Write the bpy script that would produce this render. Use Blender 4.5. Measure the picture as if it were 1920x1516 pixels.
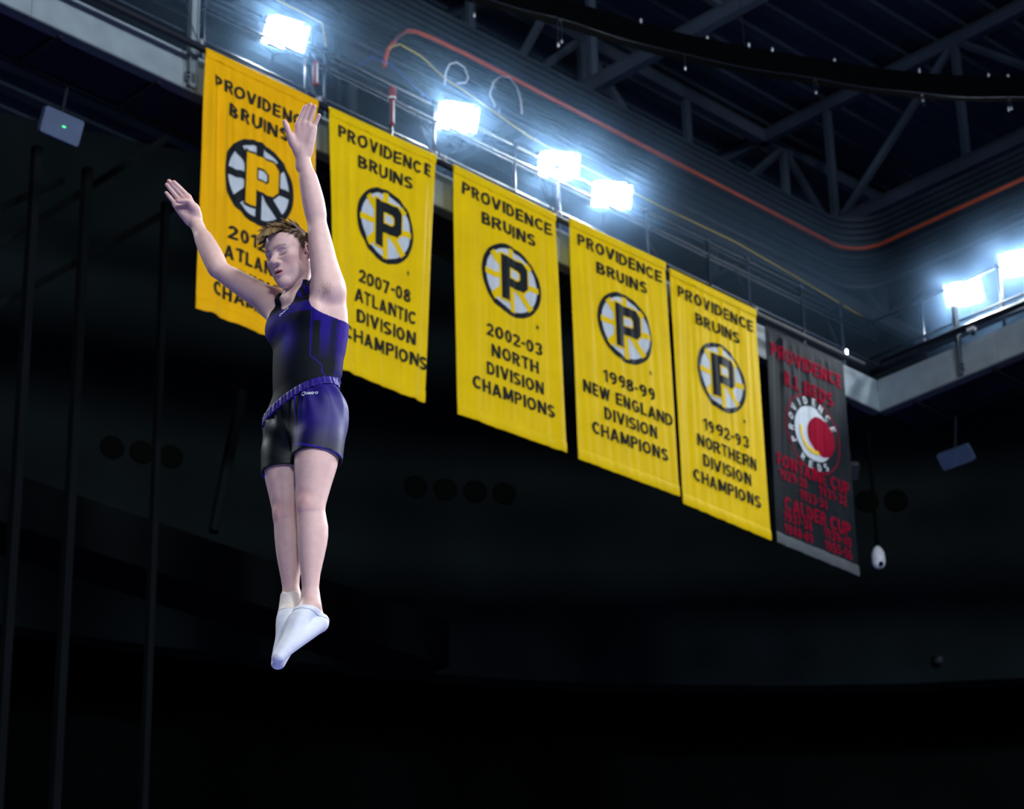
import bpy, bmesh, math, random
import numpy as np
from mathutils import Vector, Matrix
from mathutils.bvhtree import BVHTree

for _o in list(bpy.data.objects):
    bpy.data.objects.remove(_o)
SC = bpy.context.scene
COL = SC.collection
random.seed(7)

# ------------------------------------------------------------------ arena frame: world x = s along the banner row, y = t outwards, z up
YAW = math.radians(44.8094)
AZ = math.radians(7.2021)
# the camera stands on the hall floor and looks up across the corner of the catwalk ring
INV = (Matrix.Translation(Vector((-math.sin(AZ) * 28, math.cos(AZ) * 28, 0))) @ Matrix.Rotation(math.pi / 2 - YAW, 4, 'Z')).inverted()
def G(s, t, z):
    return Vector((s, t, z))
PERSON_M = INV @ Matrix.Translation(Vector((-0.809, 9.95, 6.435)))
PERSON_AT = PERSON_M.translation.copy()
SCORNER = 12.86          # where the two catwalk fascias meet

# ------------------------------------------------------------------ camera
CAM_H = 1.6
TILT = math.radians(25.9713)
ROLL = math.radians(-1.34609)
cam_data = bpy.data.cameras.new('camera')
cam = bpy.data.objects.new('camera', cam_data)
COL.objects.link(cam)
SC.camera = cam
fw = Vector((0, math.cos(TILT), math.sin(TILT)))
up0 = Vector((0, -math.sin(TILT), math.cos(TILT)))
rt = math.cos(ROLL) * Vector((1, 0, 0)) + math.sin(ROLL) * up0
up = -math.sin(ROLL) * Vector((1, 0, 0)) + math.cos(ROLL) * up0
cam.matrix_world = INV @ Matrix(((rt.x, up.x, -fw.x, 0), (rt.y, up.y, -fw.y, 0), (rt.z, up.z, -fw.z, CAM_H), (0, 0, 0, 1)))
cam_data.sensor_width = 36.0
cam_data.lens = 5309.79 / 1920 * 36.0
cam_data.clip_start = 0.1
cam_data.clip_end = 300
cam_data.dof.use_dof = True
cam_data.dof.focus_distance = 11.0
cam_data.dof.aperture_fstop = 6.3

# ------------------------------------------------------------------ view and world
SC.view_settings.view_transform = 'Standard'
SC.view_settings.look = 'None'
SC.view_settings.gamma = 1.0
SC.view_settings.use_curve_mapping = False
SC.view_settings.exposure = 0.0
world = bpy.data.worlds.new('arena_air')
SC.world = world
world.use_nodes = True
world.node_tree.nodes['Background'].inputs[0].default_value = (0, 0, 0, 1)
world.node_tree.nodes['Background'].inputs[1].default_value = 0.0

# ------------------------------------------------------------------ floodlights along the catwalk ring, outside the frame
# (the lit catwalk ring seen in the picture runs on round the hall, at the same height, with the same floodlights)
def flood(name, s, t, aim, cone, power, radius, blend=0.4):
    d = bpy.data.lights.new(name, 'SPOT')
    d.spot_size = math.radians(cone)
    d.spot_blend = blend
    d.shadow_soft_size = radius
    d.energy = power
    d.color = (0.86, 0.92, 1.0)
    o = bpy.data.objects.new(name, d)
    COL.objects.link(o)
    o.location = G(s, t, 21.0)
    o.rotation_euler = (Vector(aim) - o.location).to_track_quat('-Z', 'Y').to_euler()
    return o
flood('floodlight_plain_catwalk_offscreen', 13.4, -18.0, PERSON_AT, 34, 38000, 2.5)
flood('floodlight_banner_catwalk_offscreen', -14.0, 0.5, PERSON_AT, 44, 12000, 2.5)
for name_, s_ in (('floodlight_opposite_end_offscreen', -34.0), ('floodlight_opposite_middle_offscreen', -14.0), ('floodlight_opposite_corner_offscreen', 6.0)):
    flood(name_, s_, -44.0, G(-6.0, -14.0, 5.0), 78, 23000, 2.5, 0.25)
# short bounce paths are enough in a dark hall
SC.cycles.max_bounces = 2
SC.cycles.diffuse_bounces = 2
SC.cycles.glossy_bounces = 1
SC.cycles.volume_bounces = 0

# ------------------------------------------------------------------ materials
def lin(c):
    def g(x):
        x /= 255.0
        return x / 12.92 if x <= 0.04045 else ((x + 0.055) / 1.055) ** 2.4
    return (g(c[0]), g(c[1]), g(c[2]), 1.0)
def mat(name, rgb, rough=0.6, metal=0.0, var=0.12, scale=6.0, bump=0.0, bscale=60.0, attr=None, sss=0.0, emit=None, spec=0.5, sheen=0.0):
    m = bpy.data.materials.new(name)
    m.use_nodes = True
    nt = m.node_tree
    b = nt.nodes['Principled BSDF']
    b.inputs['Roughness'].default_value = rough
    b.inputs['Metallic'].default_value = metal
    b.inputs['Specular IOR Level'].default_value = spec
    if sheen:
        b.inputs['Sheen Weight'].default_value = sheen
    if emit:
        b.inputs['Emission Color'].default_value = (*emit[0], 1)
        b.inputs['Emission Strength'].default_value = emit[1]
    tc = nt.nodes.new('ShaderNodeTexCoord')
    n = nt.nodes.new('ShaderNodeTexNoise')
    n.inputs['Scale'].default_value = scale
    n.inputs['Detail'].default_value = 1.5
    nt.links.new(tc.outputs['Object'], n.inputs['Vector'])
    mr = nt.nodes.new('ShaderNodeMapRange')
    mr.inputs['From Min'].default_value = 0.25
    mr.inputs['From Max'].default_value = 0.75
    mr.inputs['To Min'].default_value = 1 - var
    mr.inputs['To Max'].default_value = 1 + var
    nt.links.new(n.outputs['Fac'], mr.inputs['Value'])
    mx = nt.nodes.new('ShaderNodeVectorMath')
    mx.operation = 'SCALE'
    if attr:
        a = nt.nodes.new('ShaderNodeAttribute')
        a.attribute_name = attr
        nt.links.new(a.outputs['Color'], mx.inputs[0])
    else:
        mx.inputs[0].default_value = lin(rgb)[:3]
    nt.links.new(mr.outputs['Result'], mx.inputs['Scale'])
    nt.links.new(mx.outputs['Vector'], b.inputs['Base Color'])
    if sss:
        b.inputs['Subsurface Weight'].default_value = sss
        b.inputs['Subsurface Radius'].default_value = (1.0, 0.4, 0.25)
        b.inputs['Subsurface Scale'].default_value = 0.008
    if bump:
        n2 = nt.nodes.new('ShaderNodeTexNoise')
        n2.inputs['Scale'].default_value = bscale
        n2.inputs['Detail'].default_value = 1
        nt.links.new(tc.outputs['Object'], n2.inputs['Vector'])
        bp = nt.nodes.new('ShaderNodeBump')
        bp.inputs['Strength'].default_value = bump
        bp.inputs['Distance'].default_value = 0.01
        nt.links.new(n2.outputs['Fac'], bp.inputs['Height'])
        nt.links.new(bp.outputs['Normal'], b.inputs['Normal'])
    return m

M = dict(
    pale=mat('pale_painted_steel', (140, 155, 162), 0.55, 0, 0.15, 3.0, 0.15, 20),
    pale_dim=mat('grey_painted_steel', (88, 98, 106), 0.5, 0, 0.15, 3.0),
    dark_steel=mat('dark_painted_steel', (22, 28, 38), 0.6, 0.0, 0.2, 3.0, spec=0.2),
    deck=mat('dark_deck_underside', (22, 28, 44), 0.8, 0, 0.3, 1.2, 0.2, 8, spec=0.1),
    galv=mat('galvanised_tube', (58, 70, 90), 0.45, 0.3, 0.15, 8.0),
    galv_dark=mat('dull_tube', (36, 44, 58), 0.4, 0.5, 0.15, 8.0),
    roof=mat('black_roof_deck', (54, 66, 78), 0.9, 0, 0.3, 0.6, spec=0.05),
    roof_steel=mat('roof_steel', (64, 76, 90), 0.8, 0.0, 0.25, 1.0, spec=0.05),
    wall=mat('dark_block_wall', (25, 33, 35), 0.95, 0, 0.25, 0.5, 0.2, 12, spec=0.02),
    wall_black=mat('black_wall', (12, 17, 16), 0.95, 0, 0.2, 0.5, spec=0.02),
    concrete=mat('dark_concrete', (17, 21, 23), 0.95, 0, 0.3, 0.7, 0.2, 10, spec=0.02),
    rib=mat('ribbed_metal', (34, 44, 54), 0.6, 0.0, 0.25, 1.5, spec=0.2),
    orange=mat('orange_cable_jacket', (180, 70, 24), 0.5),
    yellow_cable=mat('yellow_cable_jacket', (190, 165, 30), 0.5),
    blue_cable=mat('blue_cable_jacket', (30, 60, 170), 0.5),
    white_cable=mat('white_cable_jacket', (190, 195, 205), 0.4),
    red=mat('red_paint', (135, 26, 34), 0.5),
    white=mat('white_plastic', (225, 230, 235), 0.4),
    boxgrey=mat('grey_plastic_case', (70, 88, 118), 0.5),
    boxdark=mat('dark_plastic_case', (52, 56, 60), 0.6),
    black=mat('black_metal', (4, 5, 5), 0.8, spec=0.05),
    blackcloth=mat('black_cloth_wrap', (4, 5, 6), 0.95, spec=0.02),
    chrome=mat('bright_shackle_steel', (235, 240, 245), 0.15, 0.6, 0.03),
    housing=mat('lamp_housing', (70, 75, 82), 0.5, 0.4),
    lens=mat('lit_lamp_lens', (255, 255, 255), 0.3, 0, 0.0, 6, emit=((0.80, 0.90, 1.0), 340.0)),
    led=mat('green_indicator', (40, 255, 120), 0.3, emit=((0.1, 1.0, 0.35), 2.0)),
)

# ------------------------------------------------------------------ mesh building
class MB:
    def __init__(self):
        self.v = []
        self.f = []
    def add(self, vs, fs):
        k = len(self.v)
        self.v += [Vector(p) for p in vs]
        self.f += [[i + k for i in f] for f in fs]
        return self
    def box(self, c, h, R=None):
        c = Vector(c)
        R = R or Matrix.Identity(3)
        vs = []
        for x in (-1, 1):
            for y in (-1, 1):
                for z in (-1, 1):
                    vs.append(c + R @ Vector((x * h[0], y * h[1], z * h[2])))
        return self.add(vs, [(0, 1, 3, 2), (4, 6, 7, 5), (0, 4, 5, 1), (2, 3, 7, 6), (0, 2, 6, 4), (1, 5, 7, 3)])
    def box2(self, a, b):
        return self.box([(p + q) / 2 for p, q in zip(a, b)], [abs(q - p) / 2 for p, q in zip(a, b)])
    def tube(self, path, r, n=8, caps=True):
        path = [Vector(p) for p in path]
        rs = r if isinstance(r, (list, tuple)) else [r] * len(path)
        prev = None
        rings = []
        for i, p in enumerate(path):
            d = (path[min(i + 1, len(path) - 1)] - path[max(i - 1, 0)]).normalized()
            if prev is None:
                a = Vector((0, 0, 1)) if abs(d.z) < 0.9 else Vector((1, 0, 0))
                x = d.cross(a).normalized()
            else:
                x = (prev - d * prev.dot(d)).normalized()
            prev = x
            y = d.cross(x)
            rings.append([p + rs[i] * (math.cos(2 * math.pi * k / n) * x + math.sin(2 * math.pi * k / n) * y) for k in range(n)])
        vs = [q for ring in rings for q in ring]
        fs = []
        for i in range(len(path) - 1):
            for k in range(n):
                fs.append((i * n + k, i * n + (k + 1) % n, (i + 1) * n + (k + 1) % n, (i + 1) * n + k))
        if caps:
            fs.append(tuple(range(n - 1, -1, -1)))
            fs.append(tuple((len(path) - 1) * n + k for k in range(n)))
        return self.add(vs, fs)
    def ball(self, c, r, R=None, nu=12, nv=8):
        c = Vector(c)
        R = R or Matrix.Identity(3)
        r = r if isinstance(r, (list, tuple)) else (r, r, r)
        vs = [c + R @ Vector((0, 0, r[2]))]
        for j in range(1, nv):
            th = math.pi * j / nv
            for i in range(nu):
                ph = 2 * math.pi * i / nu
                vs.append(c + R @ Vector((r[0] * math.sin(th) * math.cos(ph), r[1] * math.sin(th) * math.sin(ph), r[2] * math.cos(th))))
        vs.append(c + R @ Vector((0, 0, -r[2])))
        fs = [(0, 1 + i, 1 + (i + 1) % nu) for i in range(nu)]
        for j in range(nv - 2):
            for i in range(nu):
                a = 1 + j * nu
                fs.append((a + i, a + nu + i, a + nu + (i + 1) % nu, a + (i + 1) % nu))
        a = 1 + (nv - 2) * nu
        fs += [(a + i, len(vs) - 1, a + (i + 1) % nu) for i in range(nu)]
        return self.add(vs, fs)
    def rounded_slab(self, c, hx, hz, hy, rad, R=None, seg=5):
        """rounded rectangle in local x-z, thickness along y"""
        c = Vector(c)
        R = R or Matrix.Identity(3)
        pts = []
        for (cx, cz, a0) in ((hx - rad, hz - rad, 0), (-hx + rad, hz - rad, 90), (-hx + rad, -hz + rad, 180), (hx - rad, -hz + rad, 270)):
            for k in range(seg + 1):
                a = math.radians(a0 + 90 * k / seg)
                pts.append((cx + rad * math.cos(a), cz + rad * math.sin(a)))
        n = len(pts)
        vs = [c + R @ Vector((x, -hy, z)) for x, z in pts] + [c + R @ Vector((x, hy, z)) for x, z in pts]
        fs = [tuple(range(n)), tuple(range(2 * n - 1, n - 1, -1))]
        fs += [(k, n + k, n + (k + 1) % n, (k + 1) % n) for k in range(n)]
        return self.add(vs, fs)

def mesh_of(name, vs, fs, m, smooth=False):
    me = bpy.data.meshes.new(name)
    me.from_pydata([tuple(p) for p in vs], [], fs)
    if m is not None:
        me.materials.append(m)
    if smooth:
        me.polygons.foreach_set('use_smooth', [True] * len(me.polygons))
    me.update()
    return me
def thing(name, label, cat, base, group=None, kind=None):
    o = bpy.data.objects.new(name, None)
    COL.objects.link(o)
    o.empty_display_size = 0.2
    o.location = G(*base)
    o['base'] = list(base)
    tag(o, label, cat, group, kind)
    return o
def tag(o, label=None, cat=None, group=None, kind=None):
    if label:
        o['label'] = label
    if cat:
        o['category'] = cat
    if group:
        o['group'] = group
    if kind:
        o['kind'] = kind
    return o
def put(name, mb, m, parent=None, base=None, smooth=False, label=None):
    """mb holds absolute (s, t, z) coordinates"""
    root = parent
    while root is not None and 'base' not in root.keys():
        root = root.parent
    b = Vector(root['base']) if root is not None else Vector(base or (0, 0, 0))
    me = mesh_of(name, [p - b for p in mb.v], mb.f, m, smooth)
    o = bpy.data.objects.new(name, me)
    COL.objects.link(o)
    if parent is not None:
        o.parent = parent
    else:
        o.location = G(*b)
        o['base'] = list(b)
    if label:
        o['label'] = label
    return o
def struct(name, mb, m, base=(0, 0, 0), label=None, smooth=False):
    o = put(name, mb, m, None, base, smooth, label)
    o['kind'] = 'structure'
    return o
def lerp(a, b, k):
    return a + (b - a) * k
# ================================================================== the arena shell
mb = MB(); mb.box2((-60, -60, -0.3), (40, 25, 0.0))
struct('floor', mb, mat('blue_grey_sports_floor', (120, 124, 190), 0.5, 0, 0.1, 0.3), (0, 0, 0))

WALL = [(-30, 17.0), (-8, 15.6), (4.25, 13.28), (6.22, 12.57), (8.25, 11.84), (10.29, 10.99), (12.68, 9.76), (14.98, 8.34), (17.42, 6.36),
        (19.03, 4.81), (20.29, 3.33), (21.55, 1.55), (24.5, -5.0), (26.0, -30.0)]
def curtain(path, z0, z1, thick, m_, name):
    mb = MB()
    n = len(path)
    nor = []
    for i in range(n):
        a = Vector((*path[max(i - 1, 0)], 0)); b = Vector((*path[min(i + 1, n - 1)], 0))
        d = (b - a).normalized()
        nor.append(Vector((-d.y, d.x, 0)))
    vs = []
    for i, p in enumerate(path):
        q = Vector((*p, 0))
        o_ = q + nor[i] * thick
        vs += [(q.x, q.y, z0), (q.x, q.y, z1), (o_.x, o_.y, z1), (o_.x, o_.y, z0)]
    fs = []
    for i in range(n - 1):
        for k in range(4):
            fs.append((4 * i + k, 4 * i + (k + 1) % 4, 4 * i + 4 + (k + 1) % 4, 4 * i + 4 + k))
    mb.add(vs, fs)
    return struct(name, mb, m_, (path[0][0], path[0][1], z0))
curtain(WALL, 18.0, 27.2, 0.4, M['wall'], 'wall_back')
def offset(path, d):
    out = []
    for i in range(len(path)):
        a = Vector(path[max(i - 1, 0)]); b = Vector(path[min(i + 1, len(path) - 1)])
        t = (b - a).normalized()
        out.append((path[i][0] - t.y * d, path[i][1] + t.x * d))
    return out
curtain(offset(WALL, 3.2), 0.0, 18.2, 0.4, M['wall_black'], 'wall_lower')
# the far sides of the hall, behind the camera
mb = MB(); mb.box2((-60.4, -60, 0), (-60, 25, 27.2)); struct('wall_side', mb, M['wall_black'], (-60, 0, 0))
mb = MB(); mb.box2((-60, -60.4, 0), (40, -60, 27.2)); struct('wall_front', mb, M['wall_black'], (0, -60, 0))
mb = MB(); mb.box2((39.6, -60, 0), (40, 25, 27.2)); struct('wall_end', mb, M['wall_black'], (40, 0, 0))
mb = MB(); mb.box2((-60, 24.6, 0), (40, 25, 27.2)); struct('wall_rear', mb, M['wall_black'], (0, 25, 0))

# roof deck with trapezoid ribs running along s
mb = MB()
prof = []
y = -60.0
while y < 25:
    prof += [(y, 27.2), (y + 0.22, 27.2), (y + 0.30, 27.32), (y + 0.52, 27.32)]
    y += 0.60
vs = []
for (t_, z_) in prof:
    vs += [(-60, t_, z_), (40, t_, z_)]
fs = [(2 * i, 2 * i + 1, 2 * i + 3, 2 * i + 2) for i in range(len(prof) - 1)]
k = len(vs)
vs += [(-60, -60, 27.5), (40, -60, 27.5), (40, 25, 27.5), (-60, 25, 27.5)]
fs.append((k, k + 3, k + 2, k + 1))
mb.add(vs, fs)
struct('ceiling', mb, M['roof'], (0, 0, 27.2))

# roof trusses: chords, struts and diagonals as parts
def truss(label, a, b, zt, zb, n, r=0.11):
    a = Vector(a); b = Vector(b)
    o = thing('roof_truss', label, 'roof truss', (a.x, a.y, zb), 'roof trusses', 'structure')
    P = lambda k, z: Vector((lerp(a.x, b.x, k), lerp(a.y, b.y, k), z))
    put('chord', MB().tube([P(0, zt), P(1, zt)], r * 1.3, 6), M['roof_steel'], o)
    put('chord', MB().tube([P(0, zb), P(1, zb)], r * 1.3, 6), M['roof_steel'], o)
    for i in range(n + 1):
        put('strut', MB().tube([P(i / n, zb), P(i / n, zt)], r * 0.8, 6), M['roof_steel'], o)
    for i in range(n):
        q = (P(i / n, zb), P((i + 1) / n, zt)) if i % 2 else (P(i / n, zt), P((i + 1) / n, zb))
        put('diagonal', MB().tube(q, r * 0.7, 6), M['roof_steel'], o)
    return o
truss('dark roof truss crossing above the black cable ring', (9.0, -14, 0), (9.0, 7.5, 0), 26.9, 24.2, 8)
truss('dark roof truss above the corner of the two catwalks', (15.5, -16, 0), (15.5, 5.5, 0), 26.9, 24.6, 8)
truss('dark roof truss running parallel to the banner row', (1.0, 4.2, 0), (21.0, 4.2, 0), 26.9, 24.4, 8)

# round vent ports in the back wall
VENTS = [((7.79, 12.01), (0.338, 0.941)), ((8.26, 11.84), (0.386, 0.923)), ((8.72, 11.65), (0.386, 0.923)),
         ((12.53, 9.84), (0.457, 0.89)), ((12.97, 9.58), (0.527, 0.85)), ((13.41, 9.31), (0.527, 0.85)), ((13.84, 9.04), (0.527, 0.85)),
         ((18.73, 5.1), (0.694, 0.72)), ((19.08, 4.74), (0.762, 0.648))]
for i, ((s, t), (nx, ny)) in enumerate(VENTS):
    n = Vector((nx, ny, 0)); p = Vector((s, t, 21.33))
    side = Vector((-ny, nx, 0))
    lab = ('round black vent port, one of three in the dark wall beside the gymnast' if i < 3 else
           'round black vent port in the row of four below the 2002-03 banner' if i < 7 else
           'round black vent port, one of two above the hanging dome camera')
    lab = ('round black vent port at the end of the trio away from the gymnast', 'middle round black vent port of the trio beside the gymnast', 'round black vent port of the trio next to the gymnast',
           'round black vent port of the row of four, end nearer the gymnast', 'second vent port of the row of four, counted from the gymnast', 'third vent port of the row of four, counted from the gymnast',
           'round black vent port of the row of four, end away from the gymnast', 'round black vent port behind the rod of the dome camera', 'round black vent port beside the rod of the dome camera')[i]
    o = thing('vent_port', lab, 'vent', (s, t, 21.33), ('vent ports beside the gymnast', 'row of four vent ports', 'vent ports behind the dome camera')[0 if i < 3 else 1 if i < 7 else 2])
    ring = MB()
    N = 28
    vs = []
    for k in range(N):
        a = 2 * math.pi * k / N
        d = side * math.cos(a) + Vector((0, 0, 1)) * math.sin(a)
        for rr, dn in ((0.165, 0.0), (0.19, -0.04), (0.2, -0.035), (0.205, 0.01)):
            vs.append(p + d * rr + n * dn)
    fs = []
    for k in range(N):
        for q in range(3):
            fs.append((4 * k + q, 4 * ((k + 1) % N) + q, 4 * ((k + 1) % N) + q + 1, 4 * k + q + 1))
    ring.add(vs, fs)
    put('rim', ring, M['black'], o, smooth=True)
    disc = MB()  # flat black disc stands in for the shade inside the open port
    disc.add([p - n * 0.012 + (side * math.cos(2 * math.pi * k / N) + Vector((0, 0, 1)) * math.sin(2 * math.pi * k / N)) * 0.185 for k in range(N)], [tuple(range(N))])
    put('dark_opening', disc, M['wall_black'], o)

# concrete ring beam and the dark steel below the catwalk on the near side
mb = MB(); mb.box2((-12, 6.0, 16.4), (9.6, 6.5, 17.0)); mb.box2((-12, 6.0, 16.28), (9.6, 6.9, 16.4))
struct('beam_ring', mb, M['concrete'], (0, 6, 16.3), 'dark concrete ring beam below the catwalk')
for (s, r) in ((-0.5, 0.10), (0.25, 0.10), (1.46, 0.08)):
    mb = MB(); mb.box2((s - r / 2, 2.5 - r / 2, 8.0), (s + r / 2, 2.5 + r / 2, 19.4)); mb.box2((s - r, 2.5 - r, 8.0), (s + r, 2.5 + r, 8.1))
    struct('column_steel', mb, M['concrete'], (s, 2.5, 8.0), 'slender dark steel column below the catwalk')
for (a, b) in (((-1.9, 16.2), (2.6, 20.3)), ((-1.9, 16.9), (1.9, 20.8)), ((-3.2, 16.6), (0.1, 19.3))):
    mb = MB().tube([(a[0], 2.8, a[1]), (b[0], 2.8, b[1])], 0.05, 6)
    struct('beam_raking', mb, M['concrete'], (a[0], 2.8, a[1]), 'dark raking steel member behind the catwalk')
mb = MB().tube([(2.36, 2.5, 15.2), (2.75, 2.5, 17.2)], 0.07, 6)
struct('beam_raking', mb, M['concrete'], (2.36, 2.5, 15.2), 'dark raking steel strut behind the gymnast')

# ================================================================== catwalks
def swap(p):            # left-hand catwalk coordinates -> right-hand catwalk (mirrored about the corner)
    s, t, z = p
    return (SCORNER + (t - 0.3), 0.3 - (SCORNER - s), z)
def catwalk(label, tf, s0, s1):
    o = thing('catwalk', label, 'catwalk', tf((s0 if tf is ident else s0, 0.3, 19.4)), 'catwalks')
    def P(name, boxes, m_):
        mb = MB()
        for a, b in boxes:
            mb.box2(tf(a), tf(b))
        put(name, mb, m_, o)
    L = 2.15
    s = s1
    while s > s0:
        e = max(s - L, s0)
        P('fascia_panel', [((e + 0.004, 0.30, 19.75), (s - 0.004, 0.34, 19.93))], M['pale'])
        P('fascia_panel', [((e + 0.004, 0.285, 19.42), (s - 0.004, 0.34, 19.74))], M['pale'])
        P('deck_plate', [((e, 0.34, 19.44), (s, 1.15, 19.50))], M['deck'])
        s -= L
    P('bottom_flange', [((s0, 0.27, 19.395), (s1, 0.42, 19.42))], M['pale_dim'])
    P('edge_angle', [((s0, 1.12, 19.38), (s1, 1.18, 19.62))], M['dark_steel'])
    s = s1 - 0.6
    while s > s0:
        P('cross_joist', [((s - 0.03, 0.34, 19.36), (s + 0.03, 1.12, 19.44))], M['dark_steel'])
        s -= 1.4
    return o
ident = lambda p: p
catwalk('pale grey catwalk fascia that carries the row of yellow banners', ident, -14.0, SCORNER)
catwalk('pale grey catwalk fascia without banners, under the lone pair of floodlights', swap, -16.0, SCORNER)

def railing(label, tf, s0, s1, posts, rails):
    o = thing('guard_rail', label, 'railing', tf((s0, 0.3, 19.5)), 'catwalk railings')
    for z, r, m_ in rails:
        put('rail', MB().tube([tf((s0, 0.36, z)), tf((s1, 0.36, z))], r, 8), M[m_], o, smooth=True)
    for s, z1, r, m_ in posts:
        mb = MB().tube([tf((s, 0.36, 19.5)), tf((s, 0.36, z1))], r, 8)
        po = put('post', mb, M[m_], o, smooth=True)
        if z1 < 21.4:
            put('clamp', MB().box(tf((s, 0.36, z1 - 0.01)), (0.035, 0.035, 0.03)), M['galv'], po)
    return o
POSTS = [(s, z, 0.02, 'galv') for s, z in ((1.89, 21.0), (2.20, 20.95), (4.05, 20.95), (5.49, 20.95), (6.31, 20.95), (8.05, 20.96), (10.13, 20.96), (12.2, 20.96), (0.30, 20.95), (-2.0, 20.95))]
POSTS += [(s, 20.94, 0.028, 'galv_dark') for s in (9.29, 11.30)]
railing('three-rail tube railing above the row of yellow banners', ident, -14, 13.0, POSTS, [(20.93, 0.022, 'galv_dark'), (20.72, 0.022, 'galv_dark'), (20.66, 0.012, 'galv'), (20.24, 0.018, 'galv')])
railing('tube railing on the catwalk without banners', swap, -16, 13.0, [(s, 20.94, 0.022, 'galv_dark') for s in (12.0, 10.6, 8.6, 6.6)], [(20.93, 0.02, 'galv_dark'), (20.35, 0.02, 'galv'), (20.12, 0.045, 'galv')])

# roof hangers that carry the catwalks: pale steel channel with clamp plates
def hanger(label, tf, s, t, w, z1, m_):
    o = thing('catwalk_hanger', label, 'hanger', tf((s, t, 19.42)), 'catwalk hangers')
    mb = MB()
    mb.box2(tf((s - w, t - 0.01, 19.44)), tf((s + w, t + 0.01, z1)))
    mb.box2(tf((s - w, t - 0.045, 19.44)), tf((s - w + 0.012, t + 0.03, z1)))
    mb.box2(tf((s + w - 0.012, t - 0.045, 19.44)), tf((s + w, t + 0.03, z1)))
    put('channel', mb, M[m_], o)
    mb = MB(); mb.box2(tf((s - w - 0.03, t - 0.02, 19.5)), tf((s + w + 0.03, t + 0.02, 19.62)))
    put('clamp_plate', mb, M['pale_dim'], o)
    for dz in (19.53, 19.59):
        put('bolt', MB().tube([tf((s - w - 0.018, t - 0.05, dz)), tf((s - w - 0.018, t - 0.01, dz))], 0.012, 6), M['dark_steel'], o)
    return o
hanger('broad pale steel hanger beside the gold-letter banner', ident, 0.05, 0.24, 0.055, 24.5, 'pale')
hanger('slim dark hanger behind the catwalk nearer the raised hand', ident, 2.62, 1.1, 0.03, 24.5, 'galv_dark')
hanger('slim dark hanger behind the catwalk nearer the collared red and white tube', ident, 3.05, 1.1, 0.03, 24.5, 'galv_dark')
hanger('slim pale hanger on the catwalk without banners', swap, 11.35, 0.27, 0.028, 20.55, 'pale_dim')

# banner pipe: one dark pipe the banners hang from, with steel drop rods
o = thing('banner_pipe', 'long dark round pipe that the banners are sleeved on', 'pipe', (-6, 0, 19.86))
put('pipe', MB().tube([(-6, 0.03, 19.86), (12.2, 0.03, 19.86)], 0.045, 12), M['dark_steel'], o, smooth=True)
for s in (0.0, 1.83, 3.74, 3.9, 5.9, 5.98, 7.96, 9.85, 11.8):
    put('drop_rod', MB().tube([(s, 0.03, 19.86), (s, 0.2, 20.24), (s, 0.34, 20.66)], 0.008, 6), M['galv'], o)
    put('clip', MB().box((s, 0.03, 19.92), (0.018, 0.03, 0.035)), M['chrome'], o)
o = thing('conduit', 'round pipe along the plain catwalk fascia', 'pipe', (12.5, -3, 20.0))
put('pipe', MB().tube([(12.62, 0.0, 20.02), (12.62, -14, 20.02)], 0.05, 12), M['galv_dark'], o, smooth=True)
o2 = thing('clip_box', 'small white clip box on the plain catwalk fascia', 'box', (12.6, -1.55, 19.93))
put('case', MB().box((12.62, -1.6, 19.97), (0.03, 0.06, 0.035)), M['white'], o2)
put('bracket', MB().box((12.66, -1.6, 19.92), (0.02, 0.03, 0.03)), M['dark_steel'], o2)

# ================================================================== ribbed metal band with a rounded corner, and its cables
def track(t_, s_, rad, s0=-16.0, t1=-18.0, seg=12):
    """plan path parallel to both catwalks with a rounded corner"""
    pts = [(s0 + (s_ - rad - s0) * k / 10, t_) for k in range(11)]
    for k in range(1, seg):
        a = math.pi / 2 * k / seg
        pts.append((s_ - rad + rad * math.sin(a), t_ - rad + rad * math.cos(a)))
    pts += [(s_, t_ - rad + (t1 - t_ + rad) * k / 10) for k in range(11)]
    return pts
mb = MB()
zs = []
z = 21.85
while z < 23.15:
    zs += [(z, 0.0), (z + 0.045, 0.0), (z + 0.06, 0.05), (z + 0.095, 0.05)]
    z += 0.11
base_path = track(1.06, 13.62, 0.62)
vs = []
for (zz, d) in zs:
    for (s, t) in track(1.06 + d, 13.62 + d, 0.62 + d):
        vs.append((s, t, zz))
n = len(base_path)
fs = [(r * n + i, r * n + i + 1, (r + 1) * n + i + 1, (r + 1) * n + i) for r in range(len(zs) - 1) for i in range(n - 1)]
mb.add(vs, fs)
k0 = len(mb.v)
struct('trim_ribbed', mb, M['rib'], (13, 1, 21.85), 'ribbed dark metal band that turns the corner in a curve above the catwalks')
o = thing('tray_edge', 'thin bright metal edge strip under the ribbed band', 'trim', (13, 1, 21.82))
put('strip', MB().tube([(s, t, 21.86) for s, t in track(0.98, 13.52, 0.6)], 0.018, 6), M['galv'], o, smooth=True)
for z_ in (21.98, 22.16, 22.3):
    put('cable_run', MB().tube([(s, t, z_) for s, t in track(0.99, 13.53, 0.6)], 0.012, 5), M['galv_dark'], o, smooth=True)
orange = [(3.55, 0.75, 21.5), (3.70, 0.85, 21.85), (3.92, 0.9, 22.19), (4.11, 0.93, 22.37), (4.3, 0.96, 22.46), (4.6, 0.97, 22.5)]
orange += [(s, t, 22.52) for i, (s, t) in enumerate(track(0.97, 13.5, 0.55, 5.2))]
tag(put('orange_cable', MB().tube(orange, 0.032, 8), M['orange'], None, (4.1, 0.9, 22.3), True), 'thick orange cable strapped along the ribbed band round the corner', 'cable')
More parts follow.
